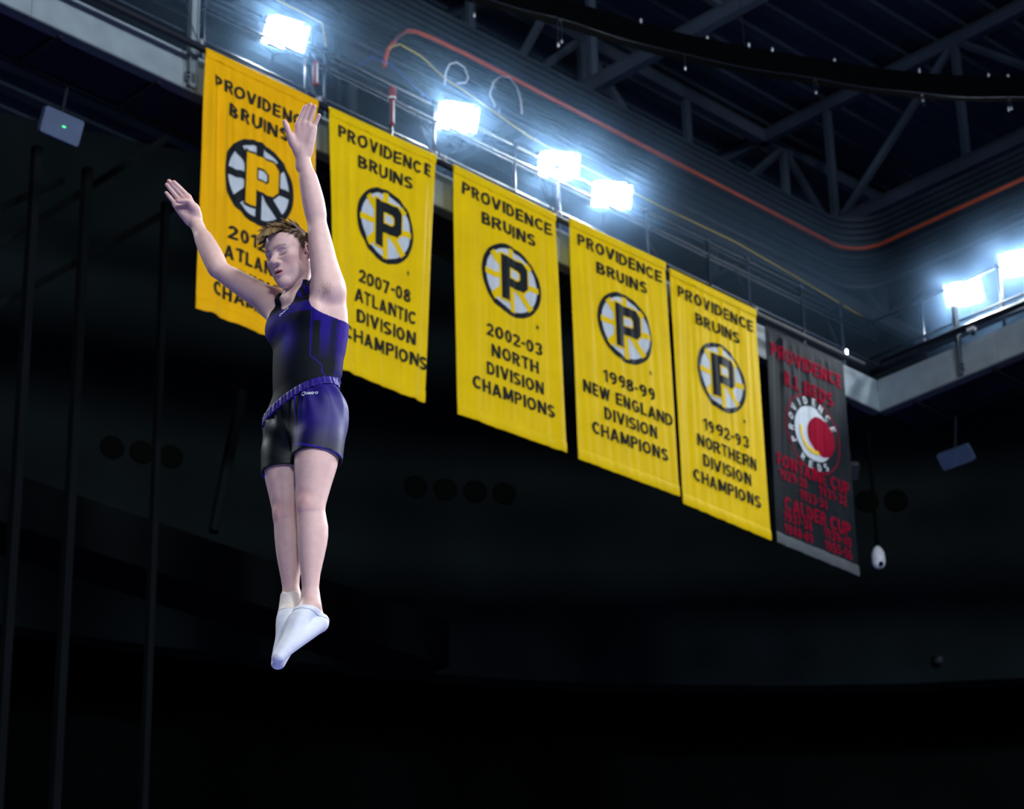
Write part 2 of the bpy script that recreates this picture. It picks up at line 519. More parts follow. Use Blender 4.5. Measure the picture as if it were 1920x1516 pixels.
yel = [(3.48, .6, 21.67), (3.69, .6, 21.82), (4.06, .6, 21.8), (4.49, .6, 21.64), (4.83, .6, 21.6), (6.01, .6, 21.4), (7.13, .6, 21.35), (8.63, .6, 21.33), (10.21, .6, 21.36), (11.5, .62, 21.3), (12.6, .5, 21.1), (12.95, .36, 20.93)]
tag(put('yellow_cable', MB().tube(yel, 0.010, 6), M['yellow_cable'], None, yel[0], True), 'thin yellow cable sagging behind the middle floodlights', 'cable')
tag(put('yellow_cable', MB().tube([(-4, .6, 21.5), (1.0, .6, 21.56), (1.62, .6, 21.55), (2.06, .6, 21.55), (2.36, .6, 21.54), (2.6, .8, 21.4)], 0.010, 6), M['yellow_cable'], None, (1.6, .6, 21.5), True), 'thin yellow cable above the floodlight over the gold-letter banner', 'cable')
tag(put('blue_cable', MB().tube([(2.9, .5, 21.1), (3.1, .5, 21.32), (3.4, .5, 21.36), (3.8, .5, 21.22), (4.3, .5, 21.05)], 0.009, 6), M['blue_cable'], None, (3, .5, 21), True), 'blue cable looped above the red and white tube', 'cable')
tag(put('grey_cable', MB().tube([(-5, .9, 21.1), (0, .9, 21.3), (4.5, .9, 21.32), (7.5, .9, 21.22), (9.5, .8, 21.25), (12.6, .8, 21.2)], 0.014, 6), M['galv'], None, (0, .9, 21.1), True), 'grey cable running straight behind the floodlights', 'cable')
def loop(lab, pts, r=0.012):
    tag(put('cable_loop', MB().tube(pts, r, 6), M['white_cable'], None, pts[0], True), lab, 'cable', 'cable loops behind the floodlights')
loop('small pale cable loop above the floodlight over the 2007-08 banner', [(4.48, .6, 21.55), (4.5, .6, 21.74), (4.57, .6, 21.9), (4.7, .6, 21.99), (4.84, .6, 21.97), (4.91, .6, 21.84), (4.86, .6, 21.74), (4.7, .6, 21.66)])
loop('large pale cable loop above the 2002-03 banner', [(5.4, .6, 21.6), (5.3, .6, 21.75), (5.38, .6, 21.98), (5.52, .6, 22.13), (5.68, .6, 22.18), (5.82, .6, 22.08), (5.89, .6, 21.9), (5.9, .6, 21.7)])
# red and white marker tubes strapped to the railing
def marker(lab, s, z0, z1, sleeve):
    o = thing('marker_tube', lab, 'tube', (s, 0.36, z0), 'red and white tubes on the railing')
    put('tube', MB().tube([(s, .33, z0), (s, .33, z1)], 0.033, 10), M['white'], o, smooth=True)
    put('end_cap', MB().tube([(s, .33, z0 - .03), (s, .33, z0)], 0.036, 10), M['red'], o)
    put('end_cap', MB().tube([(s, .33, z1), (s, .33, z1 + .03)], 0.036, 10), M['red'], o)
    put('stripe', MB().box((s - 0.03, .31, (z0 + z1) / 2), (0.012, 0.014, (z1 - z0) / 2)), M['red'], o)
    if sleeve:
        put('collar', MB().tube([(s, .33, z1 + 0.03), (s, .33, z1 + 0.1), (s, .33, z1 + .2)], [0.05, 0.055, 0.045], 10), M['red'], o)
        put('band', MB().tube([(s, .33, z1 + 0.03), (s, .33, z1 + 0.055)], 0.057, 10), M['white'], o)
    put('stem', MB().tube([(s, .34, 19.5), (s, .34, z0)], 0.016, 8), M['galv_dark'], o)
marker('short red and white tube on the railing beside the raised hand', 2.03, 20.38, 20.66, False)
marker('red and white tube with a red collar above the 2007-08 banner', 3.30, 20.34, 20.66, True)

# ================================================================== floodlights
def floodlight(lab, c, yaw, pitch, roll=0.0):
    c = Vector(c)
    o = thing('floodlight', lab, 'floodlight', tuple(c), 'arena floodlights')
    R = Matrix.Rotation(yaw, 3, 'Z') @ Matrix.Rotation(pitch, 3, 'X') @ Matrix.Rotation(roll, 3, 'Y')
    put('lens', MB().rounded_slab(c + R @ Vector((0, -0.05, 0)), 0.255, 0.16, 0.012, 0.10, R), M['lens'], o)
    hood = MB()  # visor plates added to keep lamp spill off roof and banners
    for hx, hz, px, pz in ((0.18, 0.006, 0, 0.18), (0.18, 0.006, 0, -0.18), (0.006, 0.16, 0.275, 0), (0.006, 0.16, -0.275, 0)):
        ln = 0.13 if pz > 0 else 0.06 if pz < 0 else 0.10
        hood.box(c + R @ Vector((px, -0.025 - ln, pz)), (hx, ln, hz), R)
    put('hood', hood, M['housing'], o)
    put('housing', MB().rounded_slab(c + R @ Vector((0, 0.02, 0)), 0.275, 0.18, 0.055, 0.11, R), M['housing'], o)
    for i in range(7):
        put('cooling_fin', MB().box(c + R @ Vector((-0.18 + 0.06 * i, 0.11, 0)), (0.008, 0.035, 0.13), R), M['housing'], o)
    yk = MB().tube([c + R @ Vector(p) for p in ((-0.27, 0.02, 0), (-0.27, 0.1, -0.16), (0, 0.14, -0.24), (0.27, 0.1, -0.16), (0.27, 0.02, 0))], 0.014, 6)
    put('yoke', yk, M['dark_steel'], o)
    p = c + R @ Vector((0, 0.14, -0.24))
    put('stand', MB().tube([p, (p.x, p.y + 0.02, 20.72)], 0.02, 8), M['dark_steel'], o)
PI = math.pi
floodlight('lit floodlight above the gold-letter banner', (1.61, 0.5, 20.99), -0.38, 0.5, 0.08)
floodlight('lit floodlight above the gap between the 2007-08 and 2002-03 banners', (4.53, 0.5, 21.02), -0.45, 0.5, 0.0)
floodlight('lit floodlight above the 2002-03 banner, one of the close pair', (6.43, 0.5, 21.06), -0.6, 0.5, 0.0)
floodlight('lit floodlight above the 1998-99 banner, one of the close pair', (7.43, 0.5, 21.0), -0.55, 0.5, 0.0)
floodlight('lit floodlight on the plain catwalk, next to the corner', (13.36, -1.07, 21.03), -PI / 2 + 0.42, 0.5, 0.0)
floodlight('lit floodlight on the plain catwalk, farther from the corner', (13.36, -2.07, 21.13), -PI / 2 + 0.42, 0.5, 0.0)
# ================================================================== banners
def text_mesh(txt, bold=0.02, spacing=1.0, shear=0.0):
    cu = bpy.data.curves.new('txt', 'FONT')
    cu.body = txt
    cu.size = 1.0
    cu.offset = bold
    cu.space_character = spacing
    cu.shear = shear
    cu.resolution_u = 3
    ob = bpy.data.objects.new('txt', cu)
    COL.objects.link(ob)
    dg = bpy.context.evaluated_depsgraph_get()
    me = bpy.data.meshes.new_from_object(ob.evaluated_get(dg))
    vs = [v.co.copy() for v in me.vertices]
    fs = [list(p.vertices) for p in me.polygons]
    bpy.data.objects.remove(ob)
    bpy.data.curves.remove(cu)
    bpy.data.meshes.remove(me)
    return vs, fs
# block lettering: every glyph is a set of flat polygons on a cap height of 1
TH = 0.215
def _bar(x0, y0, x1, y1):
    return [[(x0, y0), (x1, y0), (x1, y1), (x0, y1)]]
def _sl(xa, ya, xb, yb, w=0.22):
    return [[(xa, ya), (xa + w, ya), (xb + w, yb), (xb, yb)]]
def _arc(cx, cy, rx, ry, a0, a1, n=14, th=TH):
    out = []
    for k in range(n):
        p, q = (math.radians(lerp(a0, a1, j / n)) for j in (k, k + 1))
        f = lambda a, d: (cx + (rx - d) * math.cos(a), cy + (ry - d * 0.86) * math.sin(a))
        out.append([f(p, 0), f(q, 0), f(q, th), f(p, th)])
    return out
def _bowl(y0, y1, xr, x0=0.0):
    r = (y1 - y0) / 2
    rx = min(r, xr * 0.6)
    return _bar(x0, y1 - .165, xr - rx, y1) + _bar(x0, y0, xr - rx, y0 + .165) + _arc(xr - rx, (y0 + y1) / 2, rx, r, -90, 90, 10)
_st = _bar(0, 0, TH, 1)
def _six(flip):
    ps = _arc(.32, .31, .32, .31, 0, 360, 20) + _arc(.36, .5, .36, .5, 75, 190, 10)
    return [[(.66 - x, 1 - y) for x, y in q] for q in ps] if flip else ps
GLYPH = {
    'A': (.80, _sl(0, 0, .29, 1) + _sl(.58, 0, .29, 1) + _bar(.18, .2, .62, .36)),
    'B': (.70, _st + _bowl(.44, 1, .64) + _bowl(0, .56, .70)),
    'C': (.74, _arc(.4, .5, .4, .5, 42, 318, 20)),
    'D': (.74, _st + _bowl(0, 1, .74)),
    'E': (.62, _st + _bar(0, 0, .62, .17) + _bar(0, .42, .57, .58) + _bar(0, .83, .62, 1)),
    'F': (.60, _st + _bar(0, .42, .55, .58) + _bar(0, .83, .60, 1)),
    'G': (.78, _arc(.4, .5, .4, .5, 42, 330, 20) + _bar(.42, .38, .78, .54) + _bar(.59, .12, .78, .5)),
    'H': (.72, _st + _bar(.53, 0, .72, 1) + _bar(0, .42, .72, .58)),
    'I': (.19, _st),
    'L': (.58, _st + _bar(0, 0, .58, .17)),
    'M': (.86, _st + _bar(.67, 0, .86, 1) + _sl(.32, .1, 0, 1) + _sl(.32, .1, .64, 1)),
    'N': (.74, _st + _bar(.55, 0, .74, 1) + _sl(.50, 0, 0, 1, .24)),
    'O': (.80, _arc(.4, .5, .4, .5, 0, 360, 24)),
    'P': (.66, _st + _bowl(.40, 1, .66)),
    'R': (.70, _st + _bowl(.42, 1, .66) + _sl(.48, 0, .26, .46)),
    'S': (.66, _arc(.33, .725, .33, .275, 25, 275, 14) + _arc(.33, .275, .33, .275, -155, 95, 14)),
    'T': (.66, _bar(.235, 0, .425, 1) + _bar(0, .83, .66, 1)),
    'U': (.72, _bar(0, .36, TH, 1) + _bar(.53, .36, .72, 1) + _arc(.36, .36, .36, .36, 180, 360, 12)),
    'V': (.78, _sl(.28, 0, 0, 1) + _sl(.28, 0, .56, 1)),
    'W': (1.06, _sl(.20, 0, 0, 1) + _sl(.20, 0, .42, 1) + _sl(.64, 0, .42, 1) + _sl(.64, 0, .84, 1)),
    '0': (.64, _arc(.32, .5, .32, .5, 0, 360, 22)),
    '1': (.40, _bar(.21, 0, .40, 1) + [[(0, .68), (.21, .76), (.30, 1), (.0, .86)]]),
    '2': (.62, _arc(.31, .69, .31, .31, -40, 170, 14) + [[(0, .12), (.22, .12), (.58, .50), (.38, .56)]] + _bar(0, 0, .62, .17)),
    '3': (.62, _arc(.31, .73, .31, .27, -90, 160, 14) + _arc(.31, .28, .31, .28, -160, 90, 14)),
    '4': (.68, _bar(.39, 0, .57, 1) + _bar(0, .2, .68, .36) + [[(0, .34), (.18, .34), (.50, 1), (.38, 1)]]),
    '5': (.62, _bar(.06, .83, .58, 1) + _bar(.06, .48, .24, 1) + _arc(.31, .32, .31, .32, -155, 130, 16)),
    '6': (.66, _six(False)),
    '7': (.60, _bar(0, .83, .60, 1) + _sl(.12, 0, .38, .9)),
    '8': (.64, _arc(.32, .745, .29, .255, 0, 360, 18) + _arc(.32, .29, .32, .29, 0, 360, 18)),
    '9': (.66, _six(True)),
    '-': (.30, _bar(0, .38, .30, .55)),
    '.': (.19, _bar(0, 0, .19, .19)),
    ' ': (.26, []),
}
def block_text(txt, gap=0.12):
    vs, fs, x = [], [], 0.0
    for ch in txt:
        w, polys = GLYPH[ch]
        for q in polys:
            k = len(vs)
            area = sum(q[i][0] * q[(i + 1) % len(q)][1] - q[(i + 1) % len(q)][0] * q[i][1] for i in range(len(q)))
            q = q if area > 0 else q[::-1]
            vs += [Vector((x + px, py, 0)) for px, py in q]
            fs.append(list(range(k, k + len(q))))
        x += w + gap
    return vs, fs, x - gap
def cut_mesh(vs, fs, dx, dy):
    """split faces along a regular grid so that a flat shape can follow folds"""
    bm = bmesh.new()
    bv = [bm.verts.new(v) for v in vs]
    for f in fs:
        try:
            bm.faces.new([bv[i] for i in f])
        except ValueError:
            pass
    xs = [v.x for v in vs]; ys = [v.y for v in vs]
    for axis, lo, hi, d in ((0, min(xs), max(xs), dx), (1, min(ys), max(ys), dy)):
        k = math.ceil(lo / d + 1e-6) * d
        while k < hi - 1e-6:
            co = Vector((k, 0, 0)) if axis == 0 else Vector((0, k, 0))
            no = Vector((1, 0, 0)) if axis == 0 else Vector((0, 1, 0))
            bmesh.ops.bisect_plane(bm, geom=bm.verts[:] + bm.edges[:] + bm.faces[:], dist=1e-6, plane_co=co, plane_no=no)
            k += d
    bm.verts.index_update()
    out = [v.co.copy() for v in bm.verts], [[v.index for v in f.verts] for f in bm.faces]
    bm.free()
    return out

def cloth_mat(name, rgb, tint):
    return mat(name, rgb, 0.65, 0, 0.06, 3.0, 0.1, 200, spec=0.12)
M['gold'] = cloth_mat('orange_yellow_satin', (250, 186, 4), 0)
M['lemon'] = cloth_mat('yellow_satin', (244, 205, 6), 0)
M['ink'] = mat('black_felt_letters', (44, 46, 42), 0.9, 0, 0.2, 20, spec=0.05)
M['ink_deep'] = mat('black_satin', (26, 32, 36), 0.6, 0, 0.2, 8, spec=0.15)
M['silver'] = mat('white_satin', (205, 214, 222), 0.6, 0, 0.08, 6, spec=0.15)
M['blackbanner'] = mat('black_banner_satin', (28, 35, 41), 0.7, 0, 0.15, 4, spec=0.1)
M['redfelt'] = mat('red_felt_letters', (150, 14, 46), 0.9, 0, 0.15, 20, spec=0.05)
M['hemgrey'] = mat('grey_hem', (90, 96, 100), 0.7)

class Cloth:
    W, H = 1.78, 3.43
    def __init__(self, corners, seed, amp=1.0, heavy=()):
        self.c = corners
        r = random.Random(seed)
        self.waves = []
        for lam, A in ((0.55, 0.010), (0.29, 0.0085), (0.18, 0.0062), (0.115, 0.0036)):
            self.waves.append((lam * r.uniform(0.85, 1.15), A * amp * r.uniform(0.8, 1.2), r.uniform(0, 6.28), r.uniform(-0.06, 0.06), r.uniform(0.3, 1.0), r.uniform(0, 6.28)))
        self.pleats = [(r.uniform(0.03, 0.97) * self.W, r.uniform(0.02, 0.05), r.uniform(0.008, 0.02), r.uniform(0.15, 0.5)) for _ in range(14)]
        self.heavy = heavy
    def D(self, x, y):
        """x across, y down, metres -> bulge towards the hall"""
        env = min(1.0, max(0.0, (y - 0.06) / 0.5)) * (1.0 - 0.35 * y / self.H)
        d = 0.0
        for lam, A, ph, sl, mod, mp in self.waves:
            d += A * math.sin(2 * math.pi * (x + sl * y) / lam + ph + 0.5 * math.sin(y * mod + mp)) * (0.65 + 0.35 * math.sin(y * 1.7 * mod + mp + x))
        d *= env
        for px, w, a, fall in self.pleats:
            e = max(0.0, 1 - abs(y - 0.10) / fall) if y > 0.10 else 0
            d += a * e * math.exp(-((x - px) / w) ** 2)
        for px, w, a, sl in self.heavy:
            d += a * env * math.exp(-((x - px - sl * y) / w) ** 2)
        return d + 0.05
    def P(self, x, y, off=0.0):
        a = x / self.W; b = y / self.H
        (s0, z0), (s1, z1), (s2, z2), (s3, z3) = self.c
        s = lerp(lerp(s0, s1, a), lerp(s2, s3, a), b)
        z = lerp(lerp(z0, z1, a), lerp(z2, z3, a), b)
        return Vector((s, 0.0 - self.D(x, y) - off, z))

def drape(cl, vs, fs, off, dx=Cloth.W / 120, dy=0.08):
    vs, fs = cut_mesh([Vector((v[0], v[1], 0)) for v in vs], fs, dx, dy)
    mb = MB()
    mb.add([cl.P(v.x, v.y, off) for v in vs], [f[::-1] for f in fs])
    return mb
def letters(cl, txt, x0, x1, ytop, cap, m_, parent, off=0.012):
    """every sewn letter is a part of its own"""
    vs, fs, w = block_text(txt)
    k = (x1 - x0) / w
    x = 0.0
    for ch in txt:
        gw = GLYPH[ch][0]
        if ch != ' ':
            vs, fs, _ = block_text(ch)
            put('letter', drape(cl, [((x + v.x) * k + x0, ytop + cap * (1 - v.y), 0) for v in vs], [f[::-1] for f in fs], off), m_, parent)
        x += gw + 0.12
def poly_piece(cl, pts, off, R, cx, cy, fill=None):
    """flat polygon given in emblem units"""
    vs = [Vector((cx + R * p[0], cy - R * p[1], 0)) for p in pts]
    return drape(cl, vs, [list(range(len(vs)))], off)
def circle(r, n=48):
    return [(r * math.cos(2 * math.pi * k / n), r * math.sin(2 * math.pi * k / n)) for k in range(n)]
def letter_p(g):
    """block letter P with cut corners grown by g; returned as quads/polys that make up the letter around its counter"""
    c = 0.15
    o = [(-0.39 - g, -0.62 - g), (-0.10 + g, -0.62 - g), (-0.10 + g, -0.21 - g), (0.54 - c + g * .4, -0.21 - g), (0.54 + g, -0.21 + c - g * .4),
         (0.54 + g, 0.62 - c + g * .4), (0.54 - c + g * .4, 0.62 + g), (-0.39 - g, 0.62 + g)]
    k = 0.07
    i = [(-0.08 + g, 0.04 + g), (0.28 - k - g * .4, 0.04 + g), (0.28 - g, 0.04 + k + g * .4), (0.28 - g, 0.35 - k - g * .4), (0.28 - k - g * .4, 0.35 - g), (-0.08 + g, 0.35 - g)]
    A, B, Cc, D_, E_, F_, G_, H_ = o
    a, b, c2, d, e, f = i
    xm = -0.08 + g
    polys = [[A, B, (B[0], 0.04 + g), (xm, 0.04 + g), f, (xm, 0.62 + g), H_],
             [Cc, D_, b, a, (Cc[0], 0.04 + g)] if Cc[0] < xm else [Cc, D_, b, a],
             [D_, E_, c2, b], [E_, F_, d, c2], [F_, G_, e, d], [G_, (xm, 0.62 + g), f, e]]
    return polys
def multi(cl, polys, off, R, cx, cy):
    mb = MB()
    for p in polys:
        q = poly_piece(cl, p, off, R, cx, cy)
        mb.add(q.v, q.f)
    return mb

def cloth_mesh(cl, nx=120, ny=70):
    mb = MB()
    rows = []
    for j in range(ny + 1):
        for i in range(nx + 1):
            rows.append(cl.P(cl.W * i / nx, cl.H * j / ny))
    n1 = nx + 1
    back = [p + Vector((0, 0.006, 0)) for p in rows]
    fs = [(j * n1 + i, (j + 1) * n1 + i, (j + 1) * n1 + i + 1, j * n1 + i + 1) for j in range(ny) for i in range(nx)]
    k = len(rows)
    fb = [[q + k for q in f[::-1]] for f in fs]
    side = []
    for i in range(nx):
        side.append((i, i + 1, k + i + 1, k + i)); a = ny * n1 + i; side.append((a + 1, a, k + a, k + a + 1))
    for j in range(ny):
        a = j * n1; side.append((a + n1, a, k + a, k + a + n1)); a = j * n1 + nx; side.append((a, a + n1, k + a + n1, k + a))
    mb.add(rows + back, fs + fb + side)
    return mb
def sleeve(cl, y0, y1, off, nx=60):
    """hem band: a flattened tube across the banner"""
    mb = MB()
    prof = [(y0, 0.0), (y0 + 0.01, off), ((y0 + y1) / 2, off * 1.6), (y1 - 0.01, off), (y1, 0.0)]
    vs = []
    for i in range(nx + 1):
        x = cl.W * i / nx
        for (y, o_) in prof:
            vs.append(cl.P(x, y, o_ + 0.002))
    n = len(prof)
    mb.add(vs, [(i * n + k, i * n + k + 1, (i + 1) * n + k + 1, (i + 1) * n + k) for i in range(nx) for k in range(n - 1)])
    return mb

def bruins_banner(label, corners, seed, lines, fabric, dy=0.0, gold_letter=False, heavy=(), amp=1.0):
    cl = Cloth(corners, seed, amp, heavy)
    m_ = M[fabric]
    o = thing('championship_banner', label, 'banner', (corners[2][0], 0, corners[2][1]), 'championship banners')
    put('cloth', cloth_mesh(cl), m_, o, smooth=True)
    put('top_sleeve', sleeve(cl, 0.0, 0.13, 0.012), m_, o, smooth=True)
    put('bottom_hem', sleeve(cl, cl.H - 0.15, cl.H, 0.006), m_, o, smooth=True)
    W, H = cl.W, cl.H
    letters(cl, 'PROVIDENCE', .07 * W, .95 * W, (.060 + dy) * H, .165, M['ink'], o)
    letters(cl, 'BRUINS', (.21 if gold_letter else .26) * W, (.745 if gold_letter else .78) * W, (.143 + dy) * H, .165, M['ink'], o)
    for k, (txt, x0, x1) in enumerate(lines):
        letters(cl, txt, x0 * W, x1 * W, (.593 + dy + (.014 if gold_letter else 0) + .0785 * k) * H, .170, M['ink'], o)
    cx, cy, R = (.53 * W, (.38 + dy) * H, .50) if not gold_letter else (.495 * W, (.402 + dy) * H, .555)
    em = put('emblem', poly_piece(cl, circle(1.0), 0.007, R, cx, cy), M['ink_deep'], o)
    put('white_disc', poly_piece(cl, circle(0.86), 0.011, R, cx, cy), M['silver'], em)
    sm = M['ink_deep'] if gold_letter else m_
    for k in range(8):
        a = math.pi / 4 * k
        w0, w1 = (0.075, 0.085) if k % 2 == 0 else (0.10, 0.10)
        if gold_letter:
            w0 += .012; w1 += .012
        ca, sa = math.cos(a), math.sin(a)
        pts = [(0.25 * ca - w0 * -sa, 0.25 * sa - w0 * ca), (0.9 * ca - w1 * -sa, 0.9 * sa - w1 * ca), (0.9 * ca + w1 * -sa, 0.9 * sa + w1 * ca), (0.25 * ca + w0 * -sa, 0.25 * sa + w0 * ca)]
        put('spoke', poly_piece(cl, pts, 0.015, R, cx, cy), sm, em)
    put('emblem_outline', multi(cl, letter_p(0.055), 0.019, R, cx, cy), sm, em)
    c_ = [(-.08, .04), (.21, .04), (.28, .11), (.28, .28), (.21, .35), (-.08, .35)]
    put('emblem_counter', poly_piece(cl, [(-.03, .09), (.19, .09), (.235, .135), (.235, .255), (.19, .30), (-.03, .30)], 0.021, R, cx, cy), M['silver'], em)
    put('emblem_letter', multi(cl, letter_p(0.0), 0.024, R, cx, cy), M['gold'] if gold_letter else M['ink_deep'], em)
    letters(cl, 'R', cx + R * 0.80, cx + R * 0.80 + .04, cy + R * .98, .05, M['ink'], o, 0.010)
    return o
BC = {1: [(0.02, 19.83), (1.735, 19.84), (-0.008, 16.394), (1.656, 16.41)],
      2: [(1.922, 19.83), (3.687, 19.87), (2.04, 16.365), (3.453, 16.353)],
      3: [(3.99, 19.863), (5.80, 19.849), (4.005, 16.391), (5.873, 16.458)],
      4: [(6.066, 19.895), (7.90, 19.92), (6.082, 16.443), (7.96, 16.49)],
      5: [(7.991, 19.865), (9.745, 19.858), (8.016, 16.413), (9.762, 16.388)],
      6: [(9.93, 19.69), (11.63, 19.68), (9.87, 16.399), (11.61, 16.386)]}
bruins_banner('orange-yellow banner with a gold letter in its wheel emblem, behind the gymnast', BC[1], 11,
              [('2012-13', .25, .80), ('ATLANTIC', .22, .86), ('DIVISION', .24, .82), ('CHAMPIONS', .12, .93)], 'gold', .036, True,
              heavy=((0.10, 0.05, 0.05, 0.03), (0.34, 0.06, 0.035, -0.02), (0.55, 0.05, 0.02, 0.03)), amp=1.1)
bruins_banner('yellow 2007-08 Atlantic Division banner with a black letter emblem', BC[2], 22,
              [('2007-08', .26, .80), ('ATLANTIC', .22, .86), ('DIVISION', .24, .86), ('CHAMPIONS', .10, 1.0)], 'lemon', .0, heavy=((0.2, 0.06, 0.03, 0.02), (1.62, 0.07, 0.05, -0.02)))
bruins_banner('yellow 2002-03 North Division banner with a black letter emblem', BC[3], 33,
              [('2002-03', .28, .80), ('NORTH', .32, .76), ('DIVISION', .27, .80), ('CHAMPIONS', .13, .90)], 'lemon', .0, heavy=((0.3, 0.06, 0.025, 0.0), (1.7, 0.06, 0.03, 0.0)))
bruins_banner('yellow 1998-99 New England Division banner with a black letter emblem', BC[4], 44,
              [('1998-99', .28, .80), ('NEW ENGLAND', .07, .97), ('DIVISION', .27, .80), ('CHAMPIONS', .14, .90)], 'lemon', -.004, amp=0.8)
bruins_banner('yellow 1992-93 Northern Division banner with a black letter emblem', BC[5], 55,
              [('1992-93', .28, .80), ('NORTHERN', .20, .88), ('DIVISION', .25, .80), ('CHAMPIONS', .13, .90)], 'lemon', .006, amp=0.9)

def arc_text(cl, txt, rad, cap, cx, cy, a0, a1, inward, m_, parent, off):
    """letters set round a circle; angles in degrees, counted anticlockwise from the right"""
    n = len(txt)
    for i, ch in enumerate(txt):
        vs, fs, w_ = block_text(ch)
        a = math.radians(lerp(a0, a1, i / (n - 1)))
        rot = a - math.pi / 2 if not inward else a + math.pi / 2
        px, py = rad * math.cos(a), rad * math.sin(a)
        pts = []
        for v in vs:
            x = (v.x - w_ / 2) * cap; y = (v.y - 0.5) * cap
            pts.append((cx + px + x * math.cos(rot) - y * math.sin(rot), cy - (py + x * math.sin(rot) + y * math.cos(rot)), 0))
        put('crest_letter', drape(cl, pts, [f[::-1] for f in fs], off), m_, parent)
cl = Cloth(BC[6], 66, 0.8)
cl.H = 3.30
o = thing('team_history_banner', 'black banner with red lettering and a round white and red crest', 'banner', (BC[6][2][0], 0, BC[6][2][1]))
put('cloth', cloth_mesh(cl), M['blackbanner'], o, smooth=True)
put('bottom_hem', sleeve(cl, cl.H - 0.16, cl.H, 0.006), M['hemgrey'], o, smooth=True)
W, H = cl.W, cl.H
for txt, x0, x1, y, cap in (('PROVIDENCE', .05, .95, .075, .21), ('R.I. REDS', .20, .82, .185, .22), ('FONTAINE CUP', .05, .95, .585, .20),
                            ('1929-30', .07, .41, .655, .15), ('1931-32', .55, .90, .655, .15), ('1933-34', .31, .65, .712, .15),
                            ('CALDER CUP', .12, .92, .775, .21), ('1937-38', .10, .44, .842, .15), ('1939-40', .58, .92, .842, .15), ('1948-49', .10, .44, .898, .15), ('1955-56', .58, .92, .898, .15)):
    letters(cl, txt, x0 * W, x1 * W, y * H, cap, M['redfelt'], o)
cx, cy = .53 * W, .425 * H
rr = 0.60
ringp = MB()
N = 60
vs = []
for k in range(N):
    a = 2 * math.pi * k / N
    vs += [(cx + rr * math.cos(a), cy - rr * math.sin(a), 0), (cx + (rr - .02) * math.cos(a), cy - (rr - .02) * math.sin(a), 0)]
ringp = drape(cl, vs, [[2 * k, 2 * ((k + 1) % N), 2 * ((k + 1) % N) + 1, 2 * k + 1] for k in range(N)], 0.004)
crest = put('crest', ringp, M['redfelt'], o)
put('white_disc', poly_piece(cl, circle(1.0), 0.012, .415, cx, cy), M['silver'], crest)
put('red_patch', poly_piece(cl, circle(1.0, 32), 0.016, .30, cx + .17, cy - .0), M['redfelt'], crest)
band = [(0.62 * math.cos(math.radians(a)), 0.62 * math.sin(math.radians(a))) for a in range(165, 291, 9)]
band += [(0.76 * math.cos(math.radians(a)), 0.76 * math.sin(math.radians(a))) for a in range(290, 164, -9)]
bm_ = MB()
h = len(band) // 2
bvs = [Vector((cx + .415 * p[0], cy - .415 * p[1], 0)) for p in band]
bfs = [[k, k + 1, len(band) - 2 - k, len(band) - 1 - k] for k in range(h - 1)]
put('yellow_band', drape(cl, bvs, bfs, 0.020), M['lemon'], crest)
arc_text(cl, 'PROVIDENCE', .50, .115, cx, cy, 205, 25, False, M['silver'], crest, 0.012)
arc_text(cl, 'REDS', .50, .115, cx, cy, 238, 300, True, M['silver'], crest, 0.012)

# ================================================================== black cable ring hung under the roof
ctl = [(-2.0, 0.6), (0.5, 0.25), (2.3, -0.12), (3.79, -0.59), (4.96, -0.96), (6.77, -1.49), (8.49, -2.28), (9.84, -3.03), (10.99, -3.95), (12.3, -5.4), (13.2, -7.2)]
def spline(pts, n=8):
    out = []
    P = [Vector(p) for p in pts]
    for i in range(len(P) - 1):
        a, b, c, d = P[max(i - 1, 0)], P[i], P[i + 1], P[min(i + 2, len(P) - 1)]
        for k in range(n):
            t = k / n
            out.append(0.5 * ((2 * b) + (c - a) * t + (2 * a - 5 * b + 4 * c - d) * t * t + (3 * b - a - 3 * c + d) * t ** 3))
    out.append(P[-1])
    return out
ring = spline([(s, t, 0) for s, t in ctl], 6)
o = thing('cable_ring', 'black cloth-wrapped curved ring hanging under the roof', 'rigging ring', (4.96, -0.96, 22.0))
mb = MB()
vs = []
for p in ring:
    vs += [(p.x, p.y - .06, 22.0), (p.x, p.y + .10, 22.0), (p.x, p.y + .10, 22.33), (p.x, p.y - .06, 22.33)]
mb.add(vs, [(4 * i + k, 4 * i + (k + 1) % 4, 4 * i + 4 + (k + 1) % 4, 4 * i + 4 + k) for i in range(len(ring) - 1) for k in range(4)])
put('wrap', mb, M['blackcloth'], o)
put('chain', MB().tube([(p.x, p.y - .07, 22.0 - .01 + .012 * math.sin(i * 1.1)) for i, p in enumerate(ring)], 0.006, 5), M['galv_dark'], o)
for (s, z0) in ((4.0, 24.4), (7.6, 24.4), (11.2, 24.6)):
    q = min(ring, key=lambda p: abs(p.x - s))
    put('suspension_cable', MB().tube([(q.x, q.y, 22.3), (q.x, q.y + .2, 27.15)], 0.006, 6), M['dark_steel'], o)
def ring_at(s):
    return min(ring, key=lambda p: abs(p.x - s))
RP = [5.05, 6.05, 7.1, 7.62, 8.0, 8.85, 9.8, 10.62, 10.72, 4.75]
for i, s in enumerate(RP):
    q = ring_at(s)
    sh = thing('shackle', 'small bright steel shackle on top of the black cable ring', 'shackle', (q.x, q.y - .05, 22.31), 'shackles on the cable ring')
    put('bow', MB().ball((q.x + .03 * (i % 3), q.y - .07, 22.355), (0.02, 0.02, 0.034), None, 8, 6), M['chrome'], sh, smooth=True)
    put('pin', MB().tube([(q.x + .03 * (i % 3) - .02, q.y - .07, 22.32), (q.x + .03 * (i % 3) + .02, q.y - .07, 22.32)], 0.007, 6), M['chrome'], sh)
